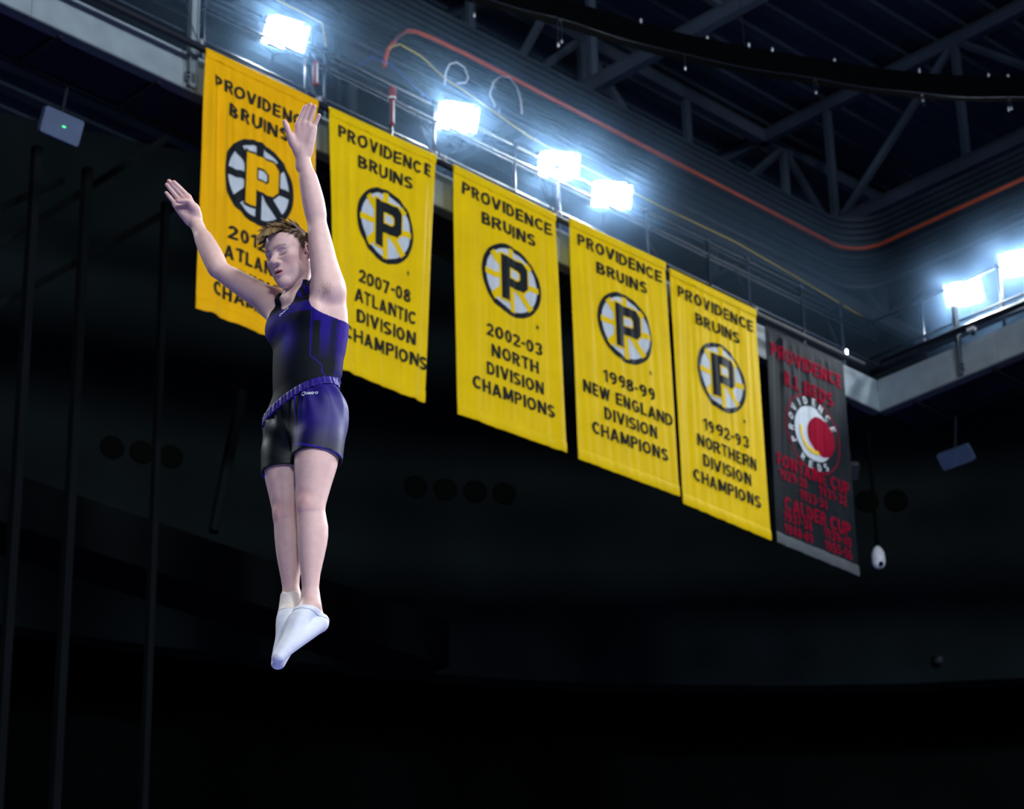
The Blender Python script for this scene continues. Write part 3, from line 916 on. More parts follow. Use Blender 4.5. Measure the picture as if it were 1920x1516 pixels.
HOOKS = [(3.85, .30, 0), (4.93, .42, 1), (6.75, .22, 0), (8.5, .18, 2), (9.85, .08, 2), (10.85, .20, 1)]
for i, (s, ln, sty) in enumerate(HOOKS):
    q = ring_at(s)
    x, y, z = q.x, q.y - .08, 21.99
    lab = ('bright-tipped steel drop hook hanging from the black cable ring', 'long double wire drop hanging from the black cable ring', 'coiled wire tail hanging from the black cable ring')[sty]
    h = thing('drop_hook', lab, 'hook', (x, y, z - ln), 'hooks on the cable ring')
    if sty == 0:
        put('wire', MB().tube([(x, y, z), (x, y, z - ln)], 0.007, 6), M['galv_dark'], h)
        put('tip', MB().ball((x, y, z - ln), (.018, .018, .035), None, 8, 6), M['chrome'], h, smooth=True)
    elif sty == 1:
        put('wire', MB().tube([(x - .035, y, z - ln), (x - .035, y, z - .06), (x, y, z), (x + .035, y, z - .06), (x + .035, y, z - ln * .8)], 0.008, 6), M['galv_dark'], h)
        put('tip', MB().ball((x - .035, y, z - ln), (.018, .018, .04), None, 8, 6), M['chrome'], h, smooth=True)
        put('tip', MB().ball((x + .035, y, z - ln * .8), (.014, .014, .03), None, 8, 6), M['chrome'], h, smooth=True)
    else:
        put('wire', MB().tube([(x + .06 * math.cos(k * .7) * (1 - k * .03), y, z - .09 + .08 * math.sin(k * .7) - .006 * k) for k in range(14)], 0.006, 5), M['galv_dark'], h)
        put('tip', MB().ball((x, y, z - ln - .04), (.012, .012, .024), None, 8, 6), M['chrome'], h, smooth=True)

# ================================================================== equipment cases under the catwalks, dome camera
def case(label, c, U, V, hu, hv, th, m_, led, stem_top):
    c = Vector(c); U = Vector(U).normalized(); V = Vector(V); V = (V - U * V.dot(U)).normalized()
    N = U.cross(V)
    R = Matrix((U, N, V)).transposed()
    o = thing('equipment_case', label, 'case', tuple(c), 'cases under the catwalks')
    put('case_body', MB().rounded_slab(c, hu, hv, th, 0.03, R), M[m_], o)
    put('back_plate', MB().box(c + N * (th + .015) * (1 if N.z > 0 else -1) + V * .02, (hu * .8, 0.012, hv * .8), R), M['dark_steel'], o)
    put('mount', MB().tube([c + N * .04 * (1 if N.z > 0 else -1) + V * hv * .5, stem_top], 0.022, 8), M['dark_steel'], o)
    if led:
        sg = -1 if N.z > 0 else 1
        put('indicator', MB().box(c + N * (th + .004) * sg + U * .02, (0.022, 0.004, 0.005), R), M['led'], o)
    return o
case('flat grey-blue case with a green indicator under the catwalk beside the gold-letter banner', (-1.11, 1.15, 18.83), (1, 0, 0), (0.25, -0.12, 0.32), 0.27, 0.155, 0.035, 'boxgrey', True, (-1.05, 1.15, 19.4))
case('flat grey case under the plain catwalk', (13.7, -0.37, 18.73), (0.05, -1, 0), (-0.25, -0.2, 0.28), 0.27, 0.13, 0.035, 'boxgrey', False, (13.72, -0.42, 19.4))
case('dark blank case under the catwalk corner, above the hanging dome camera', (13.02, 1.12, 18.80), (0.72, -0.7, 0), (-0.3, -0.3, 0.2), 0.19, 0.14, 0.04, 'boxdark', False, (13.05, 1.16, 19.4))
o = thing('dome_camera', 'white dome camera hanging on a black rod from the catwalk corner', 'camera', (13.2, .80, 17.3))
put('rod', MB().tube([(13.2, .80, 17.5), (13.2, .80, 19.4)], 0.028, 8), M['black'], o)
put('hood', MB().tube([(13.2, .80, 17.56), (13.2, .80, 17.52), (13.2, .80, 17.44), (13.2, .80, 17.36), (13.2, .80, 17.3)], [.02, .06, .095, .10, .10], 16), M['white'], o, smooth=True)
put('dome', MB().ball((13.2, .80, 17.29), (.095, .095, .085), None, 16, 10), M['white'], o, smooth=True)
put('lens', MB().ball((13.16, .73, 17.25), (.035, .035, .04), None, 12, 8), M['black'], o, smooth=True)
o = thing('wall_camera', 'small pale camera low on the dark wall', 'camera', (19.3, 4.38, 18.36))
put('camera_body', MB().tube([(19.35, 4.43, 18.36), (19.2, 4.2, 18.3)], 0.06, 10), M['boxdark'], o, smooth=True)
put('bracket', MB().box((19.36, 4.44, 18.36), (.05, .05, .08)), M['black'], o)

# ================================================================== thin haze added to give the lit lamps a bluish bloom
def haze(label, base, lo, hi, axis_, c_t, c_z, r_, dens):
    """thin haze shaped as lamp glow, thickest along the row of lamps and fading out around it"""
    hm = bpy.data.materials.new('glow_haze')
    hm.use_nodes = True
    nt = hm.node_tree
    nt.nodes.remove(nt.nodes['Principled BSDF'])
    N = nt.nodes.new
    vs_ = N('ShaderNodeVolumeScatter')
    vs_.inputs['Color'].default_value = (0.34, 0.60, 1.0, 1)
    vs_.inputs['Anisotropy'].default_value = 0.35
    tc = N('ShaderNodeTexCoord'); sp = N('ShaderNodeSeparateXYZ')
    nt.links.new(tc.outputs['Object'], sp.inputs[0])
    sq = []
    for out, c in ((axis_, c_t), ('Z', c_z)):
        a_ = N('ShaderNodeMath'); a_.operation = 'SUBTRACT'; a_.inputs[1].default_value = c
        nt.links.new(sp.outputs[out], a_.inputs[0])
        b_ = N('ShaderNodeMath'); b_.operation = 'MULTIPLY'
        nt.links.new(a_.outputs[0], b_.inputs[0]); nt.links.new(a_.outputs[0], b_.inputs[1])
        sq.append(b_)
    ad = N('ShaderNodeMath'); ad.operation = 'ADD'
    nt.links.new(sq[0].outputs[0], ad.inputs[0]); nt.links.new(sq[1].outputs[0], ad.inputs[1])
    dv = N('ShaderNodeMath'); dv.operation = 'MULTIPLY_ADD'; dv.inputs[1].default_value = -1.0 / (r_ * r_); dv.inputs[2].default_value = 1.0
    nt.links.new(ad.outputs[0], dv.inputs[0])
    mx = N('ShaderNodeMath'); mx.operation = 'MAXIMUM'; mx.inputs[1].default_value = 0.0
    nt.links.new(dv.outputs[0], mx.inputs[0])
    pw = N('ShaderNodeMath'); pw.operation = 'POWER'; pw.inputs[1].default_value = 2.0
    nt.links.new(mx.outputs[0], pw.inputs[0])
    ml = N('ShaderNodeMath'); ml.operation = 'MULTIPLY'; ml.inputs[1].default_value = dens
    nt.links.new(pw.outputs[0], ml.inputs[0])
    nt.links.new(ml.outputs[0], vs_.inputs['Density'])
    nt.links.new(vs_.outputs[0], nt.nodes['Material Output'].inputs['Volume'])
    mb = MB(); mb.box2(lo, hi)
    o = put('haze', mb, hm, None, (0, 0, 0))
    tag(o, label, 'haze', None, 'stuff')
haze('thin bluish haze added as glow around the floodlights over the banners', None, (-10, -1.0, 19.55), (12.3, 2.0, 22.45), 'Y', 0.5, 21.0, 1.45, 0.17)
haze('thin bluish haze added as glow around the floodlights of the plain catwalk', None, (11.86, -12, 19.55), (14.86, 0.9, 22.5), 'X', 13.36, 21.05, 1.45, 0.17)
# ================================================================== the gymnast
# joint positions in metres relative to the pelvis; x and y lie in the floor plane, z is up
J = {
    'pelvis': (0.0000, 0.0000, 0.0000),
    'waist': (0.0027, 0.0000, 0.1326),
    'chest': (0.0090, 0.0000, 0.3376),
    'neck': (-0.0260, -0.0100, 0.5055),
    'head': (-0.0467, -0.0400, 0.6567),
    'lsho': (0.0972, -0.1000, 0.4803),
    'lelb': (0.0459, -0.1570, 0.7809),
    'lwri': (-0.0023, -0.2300, 1.0342),
    'rsho': (-0.1313, 0.1000, 0.5283),
    'relb': (-0.3734, 0.1350, 0.7200),
    'rwri': (-0.4816, 0.1850, 0.9804),
    'lhip': (0.0710, -0.0580, -0.0299),
    'lkne': (0.0316, -0.0600, -0.4262),
    'lank': (0.0290, 0.0000, -0.8076),
    'lheel': (0.0593, 0.0350, -0.8724),
    'lball': (-0.0491, -0.0500, -0.9972),
    'ltoe': (-0.0821, -0.0750, -1.0484),
    'rhip': (-0.0691, 0.0580, -0.0166),
    'rkne': (-0.0693, 0.0500, -0.4153),
    'rank': (-0.0477, 0.0700, -0.7731),
    'rheel': (-0.0229, 0.1000, -0.8381),
    'rball': (-0.0711, 0.0200, -0.9825),
    'rtoe': (-0.0885, 0.0000, -1.0431),
    'l_i0': (-0.0188, -0.2807, 1.1437),
    'l_i1': (0.0148, -0.3115, 1.2090),
    'l_m0': (0.0048, -0.2840, 1.1502),
    'l_m1': (0.0333, -0.3150, 1.2162),
    'l_r0': (0.0259, -0.2807, 1.1424),
    'l_r1': (0.0506, -0.3119, 1.2089),
    'l_p0': (0.0426, -0.2732, 1.1259),
    'l_p1': (0.0673, -0.2966, 1.1756),
    'l_t0': (-0.0376, -0.2480, 1.0739),
    'l_t1': (-0.0571, -0.2758, 1.1121),
    'l_t2': (-0.0719, -0.2969, 1.1468),
    'r_i0': (-0.5060, 0.1445, 1.0715),
    'r_i1': (-0.5652, 0.1197, 1.1285),
    'r_m0': (-0.5236, 0.1463, 1.0680),
    'r_m1': (-0.5849, 0.1175, 1.1340),
    'r_r0': (-0.5414, 0.1508, 1.0584),
    'r_r1': (-0.5940, 0.1238, 1.1202),
    'r_p0': (-0.5572, 0.1580, 1.0428),
    'r_p1': (-0.5958, 0.1382, 1.0881),
    'r_t0': (-0.4748, 0.1550, 1.0135),
    'r_t1': (-0.4981, 0.1235, 1.0339),
    'r_t2': (-0.5433, 0.1171, 1.0326),
}
J = {k: np.array(v) for k, v in J.items()}
LV = np.array((0.766, -0.643, 0.0))      # towards his left
BV = np.array((0.643, 0.766, 0.0))       # towards his back
ZV = np.array((0.0, 0.0, 1.0))
def T(x, y, z):
    return np.array((-0.004, 0.003, 0.0)) + LV * x + BV * y + ZV * z

def axis(*spans):
    """grid coordinates from (start, stop, step) spans"""
    out = [np.array([spans[0][0]])]
    for a, b, h in spans:
        n = max(1, int(round((b - a) / h)))
        out.append(a + (b - a) * np.arange(1, n + 1) / n)
    return np.concatenate(out)
XS = axis((-0.66, -0.42, .0032), (-0.42, -0.15, .0045), (-0.15, 0.065, .0024), (0.065, 0.26, .0040))
YS = axis((-0.36, -0.17, .0032), (-0.17, 0.05, .0024), (0.05, 0.30, .0040))
ZS = axis((-1.10, -0.75, .0036), (-0.75, 0.40, .0046), (0.40, 0.53, .0034), (0.53, 0.79, .0024), (0.79, 0.96, .0045), (0.96, 1.26, .0026))
SHAPE = (len(XS), len(YS), len(ZS))
def field():
    return np.full(SHAPE, 1.0, dtype=np.float32)
def window(lo, hi, m):
    r = []
    for g, a, b in zip((XS, YS, ZS), lo, hi):
        r.append(slice(max(0, int(np.searchsorted(g, a - m)) - 1), min(len(g), int(np.searchsorted(g, b + m)) + 1)))
    return tuple(r)
def coords(w):
    return XS[w[0]][:, None, None], YS[w[1]][None, :, None], ZS[w[2]][None, None, :]
def smin(a, b, k):
    if k <= 0:
        return np.minimum(a, b)
    h = np.maximum(k - np.abs(a - b), 0.0) / k
    return np.minimum(a, b) - h * h * k * 0.25
class Limb:
    """chain of balls of changing radius; flat = (axis, factor) squeezes (>1) or widens (<1) across an axis"""
    def __init__(self, nodes, flat=None, fine=1):
        P = [np.array(n[0], float) for n in nodes]; R = [n[1] for n in nodes]
        if fine > 1 and len(P) > 2:
            Q, S = [], []
            for i in range(len(P) - 1):
                a, b, c, d = P[max(i - 1, 0)], P[i], P[i + 1], P[min(i + 2, len(P) - 1)]
                ra, rb, rc, rd = R[max(i - 1, 0)], R[i], R[i + 1], R[min(i + 2, len(P) - 1)]
                for k in range(fine):
                    t = k / fine
                    w = (-.5 * t + t * t - .5 * t ** 3, 1 - 2.5 * t * t + 1.5 * t ** 3, .5 * t + 2 * t * t - 1.5 * t ** 3, -.5 * t * t + .5 * t ** 3)
                    Q.append(a * w[0] + b * w[1] + c * w[2] + d * w[3]); S.append(ra * w[0] + rb * w[1] + rc * w[2] + rd * w[3])
            Q.append(P[-1]); S.append(R[-1])
            P, R = Q, S
        self.P, self.R, self.flat = P, R, flat
        m = max(R) * (1.0 if not flat else max(1.0, 1 / flat[1]))
        self.lo = np.min(P, axis=0) - m; self.hi = np.max(P, axis=0) + m
    def local(self, w, m):
        """distance inside the window, each piece worked out only near itself"""
        out = np.full([q.stop - q.start for q in w], 1.0, np.float32)
        k = 1.0 if not self.flat else max(1.0, 1 / self.flat[1])
        for i in range(len(self.P) - 1):
            r = max(self.R[i], self.R[i + 1]) * k
            v = window(np.minimum(self.P[i], self.P[i + 1]) - r, np.maximum(self.P[i], self.P[i + 1]) + r, m)
            v = tuple(slice(max(a.start, b.start), min(a.stop, b.stop)) for a, b in zip(v, w))
            if any(q.stop <= q.start for q in v):
                continue
            t = tuple(slice(a.start - b.start, a.stop - b.start) for a, b in zip(v, w))
            out[t] = np.minimum(out[t], self(*coords(v), only=i))
        return out
    def __call__(self, X, Y, Z, only=None):
        best = None
        for i in (range(len(self.P) - 1) if only is None else (only,)):
            a, b = self.P[i], self.P[i + 1]
            ab = b - a
            L2 = max(float(ab @ ab), 1e-12)
            px, py, pz = X - a[0], Y - a[1], Z - a[2]
            t = np.clip((px * ab[0] + py * ab[1] + pz * ab[2]) / L2, 0, 1)
            qx, qy, qz = px - t * ab[0], py - t * ab[1], pz - t * ab[2]
            d2 = qx * qx + qy * qy + qz * qz
            if self.flat:
                n, k = self.flat
                s = qx * n[0] + qy * n[1] + qz * n[2]
                d2 = np.maximum(d2 + (k * k - 1) * s * s, 1e-12)
            d = np.sqrt(d2) - (self.R[i] + (self.R[i + 1] - self.R[i]) * t)
            best = d if best is None else np.minimum(best, d)
        return best
class Ell:
    def __init__(self, c, r, ax=None):
        self.c = np.array(c, float); self.r = np.array(r, float)
        self.ax = np.array(ax if ax is not None else (LV, BV, ZV), float)
        m = np.sqrt(((self.ax.T * self.r) ** 2).sum(axis=1))
        self.lo = self.c - m; self.hi = self.c + m
    def __call__(self, X, Y, Z):
        px, py, pz = X - self.c[0], Y - self.c[1], Z - self.c[2]
        k0 = 0; k1 = 0
        for i in range(3):
            s = px * self.ax[i][0] + py * self.ax[i][1] + pz * self.ax[i][2]
            k0 = k0 + (s / self.r[i]) ** 2
            k1 = k1 + (s / self.r[i] ** 2) ** 2
        k0 = np.sqrt(k0); k1 = np.sqrt(np.maximum(k1, 1e-12))
        return k0 * (k0 - 1) / k1
def join(F, prims, k):
    for p in prims:
        w = window(p.lo, p.hi, 0.03 + k)
        d = p.local(w, 0.03 + k) if isinstance(p, Limb) else p(*coords(w)).astype(np.float32)
        F[w] = smin(F[w], d, k)
def carve(F, prims, k):
    for p in prims:
        w = window(p.lo, p.hi, 0.01 + k)
        X, Y, Z = coords(w)
        F[w] = -smin(-F[w], p(X, Y, Z).astype(np.float32), k)
def nets(F, w=None):
    """surface nets: one vertex per mixed cell, quads across sign-changing edges"""
    gx, gy, gz = XS, YS, ZS
    if w is not None:
        F = F[w]; gx, gy, gz = XS[w[0]], YS[w[1]], ZS[w[2]]
    S = F < 0
    c = np.zeros(tuple(n - 1 for n in F.shape), np.uint8)
    for i in (0, 1):
        for j in (0, 1):
            for k in (0, 1):
                c += S[i:F.shape[0] - 1 + i, j:F.shape[1] - 1 + j, k:F.shape[2] - 1 + k]
    cells = np.argwhere((c > 0) & (c < 8))
    idx = np.full(c.shape, -1, np.int32)
    idx[tuple(cells.T)] = np.arange(len(cells))
    acc = np.zeros((len(cells), 3)); cnt = np.zeros(len(cells))
    I, Jj, K = cells.T
    val = {}
    for i in (0, 1):
        for j in (0, 1):
            for k in (0, 1):
                val[i, j, k] = F[I + i, Jj + j, K + k].astype(float)
    x0, x1, y0, y1, z0, z1 = gx[I], gx[I + 1], gy[Jj], gy[Jj + 1], gz[K], gz[K + 1]
    for a in val:
        for d in range(3):
            if a[d]:
                continue
            b = list(a); b[d] = 1; b = tuple(b)
            va, vb = val[a], val[b]
            m = (va < 0) != (vb < 0)
            t = np.where(m, va / np.where(va == vb, 1, va - vb), 0)
            p = [np.where(a[0], x1, x0), np.where(a[1], y1, y0), np.where(a[2], z1, z0)]
            q = [x1, y1, z1][d]; o_ = [x0, y0, z0][d]
            p[d] = o_ + t * (q - o_)
            for e in range(3):
                acc[:, e] += np.where(m, p[e], 0)
            cnt += m
    V = acc / cnt[:, None]
    faces = []
    for d in range(3):
        sl0 = [slice(None)] * 3; sl1 = [slice(None)] * 3
        sl0[d] = slice(0, -1); sl1[d] = slice(1, None)
        a, b = S[tuple(sl0)], S[tuple(sl1)]
        e = np.argwhere(a != b)
        u, v = (d + 1) % 3, (d + 2) % 3
        ok = (e[:, u] > 0) & (e[:, v] > 0) & (e[:, u] < F.shape[u] - 1) & (e[:, v] < F.shape[v] - 1)
        e = e[ok]
        inside = a[tuple(e.T)]
        def at(du, dv):
            q = e.copy(); q[:, u] += du; q[:, v] += dv
            return idx[tuple(q.T)]
        quad = np.stack([at(-1, -1), at(0, -1), at(0, 0), at(-1, 0)], 1)
        quad[~inside] = quad[~inside][:, ::-1]
        faces.append(quad)
    Q = np.concatenate(faces)
    return V, Q[(Q >= 0).all(axis=1)]
def relax(V, Q, n, lam=0.5):
    """a few rounds of smoothing along the mesh edges"""
    E = np.concatenate([Q[:, [0, 1]], Q[:, [1, 2]], Q[:, [2, 3]], Q[:, [3, 0]]])
    deg = np.bincount(E.ravel(), minlength=len(V)).astype(float)
    for it in range(n):
        for l in (lam, -lam * 1.03):
            s = np.zeros_like(V)
            for d in range(3):
                s[:, d] = np.bincount(E[:, 0], V[E[:, 1], d], len(V)) + np.bincount(E[:, 1], V[E[:, 0], d], len(V))
            V = V + l * (s / np.maximum(deg, 1)[:, None] - V)
    return V
def np_object(name, V, Q, m, col=None, parent=None):
    me = bpy.data.meshes.new(name)
    me.vertices.add(len(V)); me.vertices.foreach_set('co', V.astype(np.float32).ravel())
    n = Q.shape[1]
    me.loops.add(Q.size); me.loops.foreach_set('vertex_index', Q.astype(np.int32).ravel())
    me.polygons.add(len(Q))
    me.polygons.foreach_set('loop_start', np.arange(0, Q.size, n, dtype=np.int32))
    me.polygons.foreach_set('use_smooth', np.ones(len(Q), bool))
    me.update(calc_edges=True)
    me.validate()
    if col is not None:
        at_ = me.color_attributes.new('tone', 'FLOAT_COLOR', 'POINT')
        at_.data.foreach_set('color', np.concatenate([col, np.ones((len(V), 1))], 1).astype(np.float32).ravel())
    me.materials.append(m)
    o = bpy.data.objects.new(name, me)
    COL.objects.link(o)
    if parent is not None:
        o.parent = parent
    return o
def L3(c):
    return np.array(lin(c)[:3])
def mixc(col, w, c):
    w = np.clip(w, 0, 1)[:, None]
    return col * (1 - w) + c * w
def bell(V, c, r):
    return np.exp(-(((V - np.array(c)) / r) ** 2).sum(axis=1))

# ------------------------------------------------------------------ torso
TORSO = field()
join(TORSO, [Ell(T(0, .005, .30), (.140, .105, .20)), Ell(T(0, .0, .12), (.137, .098, .19)), Ell(T(0, .012, -.045), (.140, .106, .13)),
             Ell(T(0, .015, .42), (.135, .090, .11))], 0.06)
join(TORSO, [Ell(T(s * .07, -.068, .375), (.074, .028, .060)) for s in (1, -1)], 0.045)
join(TORSO, [Ell(T(s * .064, .056, -.06), (.076, .066, .09)) for s in (1, -1)], 0.04)
join(TORSO, [Limb([(T(s * .10, .045, .16), .035), (T(s * .112, .035, .30), .046), (T(s * .128, .02, .40), .044)], None, 3) for s in (1, -1)], 0.05)
NECK0 = J['neck'] + BV * .03
join(TORSO, [Limb([(NECK0 + ZV * .005, .048), (T(.06, .035, .485), .040), (J['lsho'] + ZV * .01, .042)], None, 3),
             Limb([(NECK0 + ZV * .005, .048), (T(-.07, .035, .505), .040), (J['rsho'] + ZV * .005, .042)], None, 3)], 0.04)
# collar bones and breastbone notch
join(TORSO, [Limb([(T(.015, -.078, .475), .010), (T(.085, -.055, .50), .011)], None, 1), Limb([(T(-.03, -.078, .485), .010), (T(-.11, -.05, .515), .011)], None, 1)], 0.03)

# ------------------------------------------------------------------ head
hyaw, hpit = math.radians(40), math.radians(21.5)
HS = 1.05
FH = np.array((-math.sin(hyaw), -math.cos(hyaw), 0))
HX = np.array((math.cos(hyaw), -math.sin(hyaw), 0))
HY = FH * math.cos(hpit) - ZV * math.sin(hpit)       # where the face points
HZ = ZV * math.cos(hpit) + FH * math.sin(hpit)
HC = np.array((-.0631, -.04, .682))
HA = (HX, HY, HZ)
def Hd(x, y, z):
    return HC + HS * (HX * x + HY * y + HZ * z)
HEAD = TORSO.copy()
NB = J['neck'] + BV * .015
join(HEAD, [Limb([(NB - ZV * .02, .066), (NB + ZV * .03, .057), (Hd(0, -.024, -.085), .055), (Hd(0, -.02, -.03), .057)], None, 3)], 0.03)
join(HEAD, [Limb([(Hd(s * .058, -.018, -.060), .014), (NB + LV * s * .035 - BV * .050 + ZV * .0, .012), (T(s * .014 - .012, -.074, .465), .010)], None, 3) for s in (1, -1)], 0.03)
def HE(c, r, ax=HA):
    return Ell(Hd(*c), [q * HS for q in r], ax)
def HL(nodes, n=2):
    return Limb([(Hd(*c), r * HS) for c, r in nodes], None, n)
SK = field()
join(SK, [HE((0, -.010, .033), (.0765, .096, .083)), HE((0, .028, .026), (.067, .064, .066)), HE((0, .034, -.034), (.057, .055, .074))], 0.035)
join(SK, [HL([((s * .056, -.004, -.045), .018), ((s * .051, .010, -.076), .019), ((s * .026, .058, -.106), .018), ((0, .072, -.109), .018)], 3) for s in (1, -1)], 0.03)
join(SK, [HE((s * .043, .052, -.022), (.026, .026, .019)) for s in (1, -1)], 0.025)
join(SK, [HE((s * .036, .044, -.062), (.026, .028, .032)) for s in (1, -1)], 0.03)          # cheeks
join(SK, [HE((0, .079, -.110), (.020, .015, .015))], 0.018)
join(SK, [HL([((s * .010, .0840, .019), .010), ((s * .030, .0805, .022), .0105), ((s * .048, .065, .016), .010)]) for s in (1, -1)], 0.014)
carve(SK, [HE((s * .033, .0920, -.001), (.0185, .0125, .0120)) for s in (1, -1)], 0.014)
join(SK, [HE((s * .0325, .0690, -.0030), (.0165, .0138, .0118)) for s in (1, -1)], 0.006)
join(SK, [HL([((0, .0840, .010), .0080), ((0, .095, -.008), .0088), ((0, .108, -.028), .0108)])], 0.012)
join(SK, [HE((0, .1085, -.0315), (.0128, .0125, .0112))], 0.008)
join(SK, [HE((s * .0140, .0960, -.0370), (.0086, .0110, .0082)) for s in (1, -1)], 0.006)
carve(SK, [HE((s * .0070, .1000, -.0450), (.0042, .0065, .0042)) for s in (1, -1)], 0.002)
join(SK, [HE((0, .070, -.068), (.032, .027, .027))], 0.02)
join(SK, [HL([((-.023, .083, -.0710), .0036), ((-.009, .0960, -.0645), .0062), ((0, .0980, -.0655), .0054), ((.009, .0960, -.0645), .0062), ((.023, .083, -.0710), .0036)], 3)], 0.005)
join(SK, [HL([((-.021, .083, -.0755), .0040), ((-.008, .0945, -.0820), .0074), ((.008, .0945, -.0820), .0074), ((.021, .083, -.0755), .0040)], 3)], 0.005)
carve(SK, [HE((0, .0985, -.0728), (.0160, .0140, .0034))], 0.002)
for s in (1, -1):
    ear_ax = (HX * .93 + HY * -.36 * s, HY * .93 + HX * .36 * s, HZ)
    join(SK, [HE((s * .0785, -.012, -.006), (.0075, .018, .031), ear_ax)], 0.006)
    carve(SK, [HE((s * .0885, -.008, -.004), (.0085, .0105, .0190), ear_ax)], 0.004)
    join(SK, [HE((s * .0765, .002, -.010), (.006, .005, .008)), HE((s * .0745, -.004, -.034), (.006, .008, .008))], 0.006)
HEAD = smin(HEAD, SK, 0.012)
del SK

# ------------------------------------------------------------------ arms and hands
def arm(F, sh, el, wr, side, palm_n):
    d1 = el - sh; d2 = wr - el
    up_, fo = np.linalg.norm(d1), np.linalg.norm(d2)
    bend = -BV
    P = lambda t: sh + d1 * t
    Q = lambda t: el + d2 * t
    join(F, [Ell(sh + d1 * .03, (.062, .060, .064)), Limb([(P(.0), .055), (P(.22), .054), (P(.45), .048), (P(.70), .042), (P(.90), .038), (P(1.0), .038), (Q(.10), .040), (Q(.28), .0400), (Q(.5), .0365), (Q(.75), .029), (Q(.93), .0240), (Q(1.02), .0228)], None, 5)], 0.03)
    lat = np.cross(d2, palm_n); lat /= np.linalg.norm(lat)
    join(F, [Limb([(P(.30) - BV * .014, .030), (P(.52) - BV * .018, .031), (P(.75) - BV * .012, .025)], None, 2),      # biceps
             Limb([(P(.25) + BV * .016, .030), (P(.55) + BV * .014, .031), (P(.85) + BV * .008, .024)], None, 2),       # triceps
             Limb([(Q(.05) + lat * .010, .028), (Q(.28) + lat * .010, .030), (Q(.6) + lat * .005, .024)], None, 2)], 0.03)
    # folds that frame the armpit: chest muscle in front, broad back muscle behind
    join(F, [Limb([(T(side * .080, -.060, .370), .028), (T(side * .116, -.048, .425), .029), (P(.16) - BV * .030, .028), (P(.34) - BV * .018, .024)], None, 3),
             Limb([(T(side * .108, .050, .26), .034), (T(side * .138, .045, .36), .035), (P(.10) + BV * .032, .034), (P(.30) + BV * .020, .028)], None, 3)], 0.035)
def hand(F, pre, wr, n, pinky_gap=False):
    """palm built from rays that run to the finger roots, then five separate fingers; n = palm normal (towards the viewer of the palm)"""
    global XS, YS, ZS, SHAPE
    roots = [J[pre + k + '0'] for k in 'imrp']; tips = [J[pre + k + '1'] for k in 'imrp']
    keep = (XS, YS, ZS, SHAPE)
    ptsall = roots + tips + [wr] + [J[pre + 't%d' % i] for i in range(3)]
    W0 = window(np.min(ptsall, 0), np.max(ptsall, 0), .08)
    XS, YS, ZS = XS[W0[0]], YS[W0[1]], ZS[W0[2]]
    SHAPE = (len(XS), len(YS), len(ZS))
    G_ = F[W0]
    palm = field()
    mid = sum(roots) / 4
    d = (mid - wr) / np.linalg.norm(mid - wr)
    lat = (roots[0] - roots[3]); lat -= d * (lat @ d); lat /= np.linalg.norm(lat)
    rays = []
    for k, r in enumerate(roots):
        st = wr + d * .008 + lat * (.020 - .0130 * k)
        rays.append(Limb([(st, .0180), (st * .45 + r * .55, .0160), (r - d * .004, .0124)], (n, 1.15), 2))
    join(palm, rays, 0.014)
    join(palm, [Limb([(wr - d * .03, .0225), (wr + d * .012, .0215)], (lat, .86))], 0.02)
    t0, t1, t2 = (J[pre + 't%d' % i] for i in range(3))
    join(palm, [Limb([(wr + lat * .014 + n * .004, .015), (t0, .0205), (t0 * .45 + t1 * .55, .0155)], None, 3),      # ball of the thumb
                Limb([(wr - lat * .014 + n * .004, .014), (roots[3] * .5 + wr * .5 + n * .006 - lat * .009, .0155), (roots[3], .011)], None, 2)], 0.012)
    join(G_, [Limb([(wr - d * .05, .024), (wr, .0225)], None, 1)], 0.02)
    big = field()
    lens = (.0100, .0100, .0096, .0087)
    for k in range(4):
        a, b = roots[k], tips[k]
        v = b - a
        q = [a - v * .10, a + v * .38 - n * .0015, a + v * .72 - n * .0005, b - v * .06 + n * .002]
        r = lens[k]
        f1 = field_of(Limb([(q[0], r * 1.02), (q[1], r * 1.04), (q[2], r * .98), (q[3], r * .86)], None, 2))
        big = np.minimum(big, smin_local(palm, f1, 0.006))
    th = field_of(Limb([(t0, .0150), (t1, .0118), (t1 * .35 + t2 * .65, .0112), (t2, .0085)], None, 2))
    big = np.minimum(big, smin_local(palm, th, 0.008))
    big = np.minimum(big, palm)
    G_[:] = smin(G_, big, 0.006)
    XS, YS, ZS, SHAPE = keep
def field_of(p):
    A = field()
    w = window(p.lo, p.hi, 0.03)
    A[w] = p(*coords(w))
    return A
def smin_local(A, B, k):
    w = np.nonzero((B < 0.5).any(axis=(1, 2)))[0]; x = slice(w[0], w[-1] + 1)
    w = np.nonzero((B < 0.5).any(axis=(0, 2)))[0]; y = slice(w[0], w[-1] + 1)
    w = np.nonzero((B < 0.5).any(axis=(0, 1)))[0]; z = slice(w[0], w[-1] + 1)
    out = A.copy()
    out[x, y, z] = smin(A[x, y, z], B[x, y, z], k)
    return out

